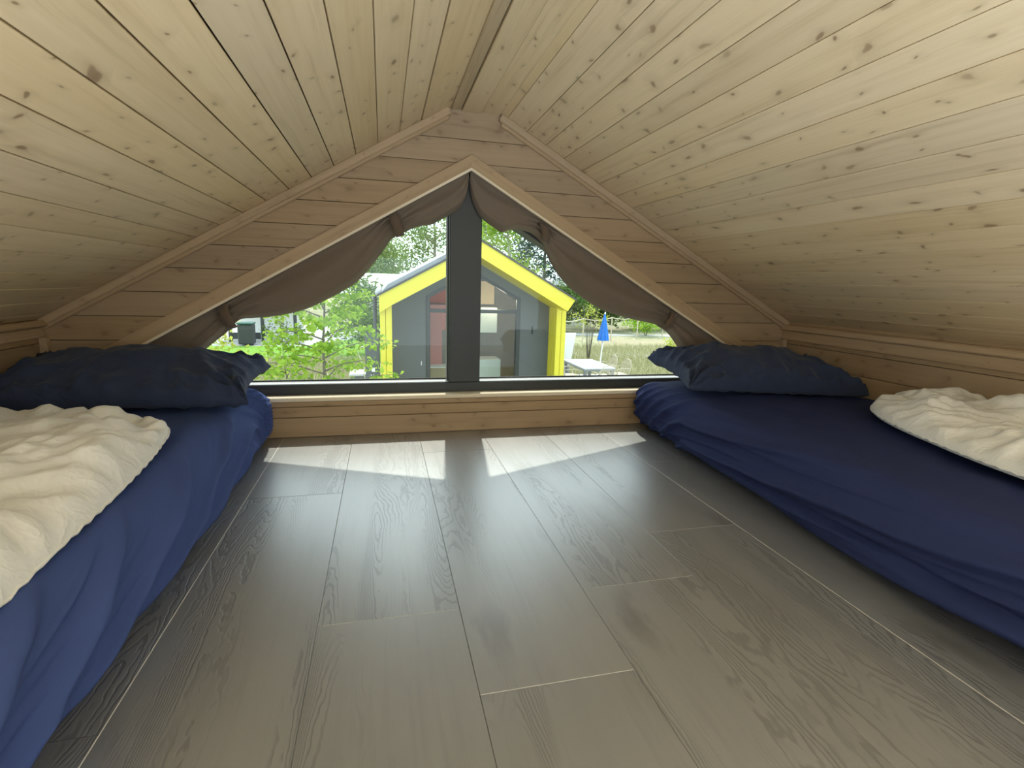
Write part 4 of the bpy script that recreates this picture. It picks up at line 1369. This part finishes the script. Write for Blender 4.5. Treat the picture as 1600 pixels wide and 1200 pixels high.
def chair(x, y, rz, label):
    root = empty('garden_chair', (x, y, GZ + .04), label, 'chair', 'wicker chairs round the garden table', rz=rz)
    def add(nm, b, mt, smooth=False): link(nm, b.me(nm, smooth), M[mt], root)
    add('seat', MB().bbox((-.24, -.23, .42), (.24, .23, .46), .015), 'rattan')
    b = MB()
    for k in range(9):
        u = -.20 + k * .05
        b.tube([(u * 1.0, .22, .46), (u * 1.08, .27, .70), (u * .92, .30, .86 - abs(u) * .25)], .006, 5)
    b.tube([(-.24, .22, .46), (-.25, .27, .72), (-.16, .30, .86), (0, .305, .89), (.16, .30, .86), (.25, .27, .72), (.24, .22, .46)], .014, 6)
    for z in (.56, .66, .76): b.tube([(-.24, .245, z), (0, .275, z), (.24, .245, z)], .006, 5)
    add('backrest', b, 'rattan')
    for s in (-1, 1):
        b = MB(); b.tube([(s * .25, .22, .64), (s * .28, -.05, .66), (s * .26, -.2, .62), (s * .23, -.21, .45)], .013, 6); add('armrest', b, 'rattan')
        for f in (-1, 1):
            b = MB(); b.tube([(s * .21, f * .20, .43), (s * .24, f * .23, 0)], .012, 6); add('leg', b, 'steel')
    return root
chair(6.62, 14.55, math.radians(-90), 'wicker garden chair at the far right of the table')
chair(6.68, 13.75, math.radians(-85), 'wicker garden chair at the near right of the table')
chair(5.15, 13.7, math.radians(90), 'wicker garden chair at the left of the table beside the yellow post')
chair(5.85, 12.85, math.radians(180), 'wicker garden chair at the near end of the table')

um = empty('parasol', (5.99, 13.6, GZ), 'closed blue parasol on a white pole by the garden table', 'parasol')
pu = Vector((5.86, 13.6, 0))
T0, T1 = Vector((6.085, 13.6, -.745)), Vector((6.07, 13.6, -1.505))
q = MB(); q.tube([T0 + Vector((.005, 0, .03)), T1, Vector((6.02, 13.6, -2.25)), Vector((5.99, 13.6, GZ + .1))], .020, 8); q.build('pole', M['whitep'], um, smooth=True)
ax_ = (T1 - T0)
def parfn(u, v):
    a_ = u * 2 * math.pi
    c = T0 + ax_ * v
    r_ = (.016 + .135 * v ** .95) * (1 + .16 * math.sin(a_ * 8) * min(1, v * 3)) + (.012 * math.sin(a_ * 16) if v > .95 else 0)
    return (c.x + r_ * math.cos(a_), c.y + r_ * math.sin(a_), c.z)
grid_mesh('canopy', parfn, 96, 16, M['bluecl'], um, closed_u=True)
q = MB(); q.tube([T0 + Vector((.01, 0, .05)), T0 + Vector((0, 0, -.02))], [.008, .024], 8); q.build('cap', M['whitep'], um)
q = MB(); q.lathe([(0, 0), (.24, 0), (.24, .05), (.05, .09), (.03, .30), (0, .30)], (5.99, 13.6, GZ + .04), 20); q.build('base', M['stone'], um, smooth=False)
# sun lounger with upright back next to the cabin corner
lg = empty('sun_lounger', (5.2, 16.0, GZ), 'pale sun lounger with raised backrest beside the yellow post', 'lounger')
q = MB(); q.prism([(15.5, -1.50), (15.53, -1.48), (15.9, -2.50), (15.87, -2.52)], 5.35, 5.98, 'yzx'); q.build('backrest', M['whitep'], lg)
MB().bbox((5.35, 15.88, -2.58), (5.98, 17.2, -2.52), .01).build('seat', M['whitep'], lg)
for (x, y) in ((5.38, 15.9), (5.90, 15.9), (5.38, 17.1), (5.90, 17.1)):
    MB().box((x, y, GZ), (x + .05, y + .05, -2.58)).build('leg', M['steel'], lg)
# rope fence
rf = empty('rope_fence', (12, 26, GZ), 'low rope fence strung on thin posts across the meadow', 'fence')
fp = [(8.0, 24.0), (10.1, 25.2), (12.2, 26.3), (14.4, 27.5), (16.8, 28.8)]
for (x, y) in fp:
    MB().bbox((x - .03, y - .03, GZ), (x + .03, y + .03, -1.62), .008).build('post', M['rattan'], rf)
for zz in (-1.66,):
    q = MB(); P = []
    for (a_, b_) in zip(fp[:-1], fp[1:]):
        for k in range(6):
            s = k / 6; P.append((a_[0] + (b_[0] - a_[0]) * s, a_[1] + (b_[1] - a_[1]) * s, zz - .12 * math.sin(math.pi * s)))
    P.append((*fp[-1], zz)); q.tube(P, .022, 6); q.build('rope', M['rope'], rf, smooth=True)

# ------------------------------------------------------------------ far buildings and the yard on the left
fb = empty('long_building', (1.5, 38, GZ), 'long low building with pale grey roof behind the yellow house', 'building')
MB().box((-1.2, 38.6, GZ), (9, 40.4, -.25)).build('wall', M['stone'], fb)
q = MB(); q.prism([(37.9, -.55), (39.5, .40), (41.1, -.45), (41.1, -.35), (39.5, .48), (37.9, -.47)], -1.6, 9.4, 'yzx'); q.build('roof', M['bead'], fb)
MB().bbox((-1.65, 37.85, -.60), (9.45, 37.95, -.42)).build('gutter', M['roofing'], fb)
for k in range(3):
    f_ = MB().bbox((.2 + k * 2.6, 38.55, -2.0), (1.4 + k * 2.6, 38.62, -.9)).build('window', M['frame'], fb)
    MB().box((.3 + k * 2.6, 38.53, -1.9), (1.3 + k * 2.6, 38.55, -1.0)).build('pane', M['glass'], f_)
fs = empty('grey_shed', (14, 39, GZ), 'grey flat-roofed shed behind the right roof edge of the yellow house', 'shed')
MB().box((12.6, 37.6, GZ), (15.2, 39.9, -.02)).build('wall', M['stone'], fs)
MB().bbox((12.4, 37.3, -.02), (15.6, 40.1, .33), .02).build('roof', M['bead'], fs)
pv = empty('pavilion', (-5.5, 27, GZ), 'white pavilion with black posts on the gravel yard', 'pavilion')
for x in (-6.9, -5.52, -4.1):
    MB().bbox((x, 26.0, GZ + .02), (x + .14, 26.14, -1.4), .01).build('post', M['roofdark'], pv)
MB().bbox((-7.1, 25.9, -1.4), (-3.8, 28.6, -1.25), .02).build('roof', M['whitep'], pv)
MB().bbox((-6.8, 26.05, -2.85), (-5.55, 26.10, -2.55), .01).build('low_rail', M['roofdark'], pv)
MB().box((-6.9, 28.3, GZ + .02), (-4.0, 28.4, -1.4)).build('back_wall', M['whitep'], pv)
cr = empty('waste_bin', (-6.6, 23.6, GZ), 'dark wheeled bin standing on the gravel yard behind the strip of lawn', 'bin')
MB().bbox((-6.15, 24.5, GZ + .08), (-5.55, 25.1, -2.05), .04).build('body', M['roofdark'], cr)
t_ = flat('dark_green_plastic', (.03, .10, .09), .5)
MB().bbox((-6.18, 24.45, -2.05), (-5.52, 25.15, -1.97), .03).build('lid', t_, cr)
for x in (-6.05, -5.70):
    q = MB(); q.tube([(x, 25.0, GZ + .10), (x + .06, 25.0, GZ + .10)], .09, 12); q.build('wheel', M['gasket'], cr)
for k in range(3):
    kx = -5.2 + k * .75
    b_ = empty('potted_plant', (kx, 25.6, GZ), ['leftmost potted plant before the white pavilion', 'middle potted plant before the white pavilion', 'rightmost potted plant before the white pavilion'][k], 'plant', 'pots before the pavilion')
    q = MB(); q.lathe([(0, 0), (.10, 0), (.14, .28), (.13, .28), (0, .25)], (kx, 25.6, GZ + .03), 14); q.build('pot', M['stone'], b_)
    rg = np.random.default_rng(90 + k); C = rg.normal(size=(150, 3)) * np.array([.14, .14, .18]) + np.array([kx, 25.6, GZ + .58])
    foliage(b_, C, .10, M['leafd'], rg=rg)


# ------------------------------------------------------------------ lift everything so that the loft floor lies at z = 0
for o in list(COL.objects):
    if o.parent is None and o.type in ('MESH', 'EMPTY', 'CURVE'):
        o.location.z += LIFT
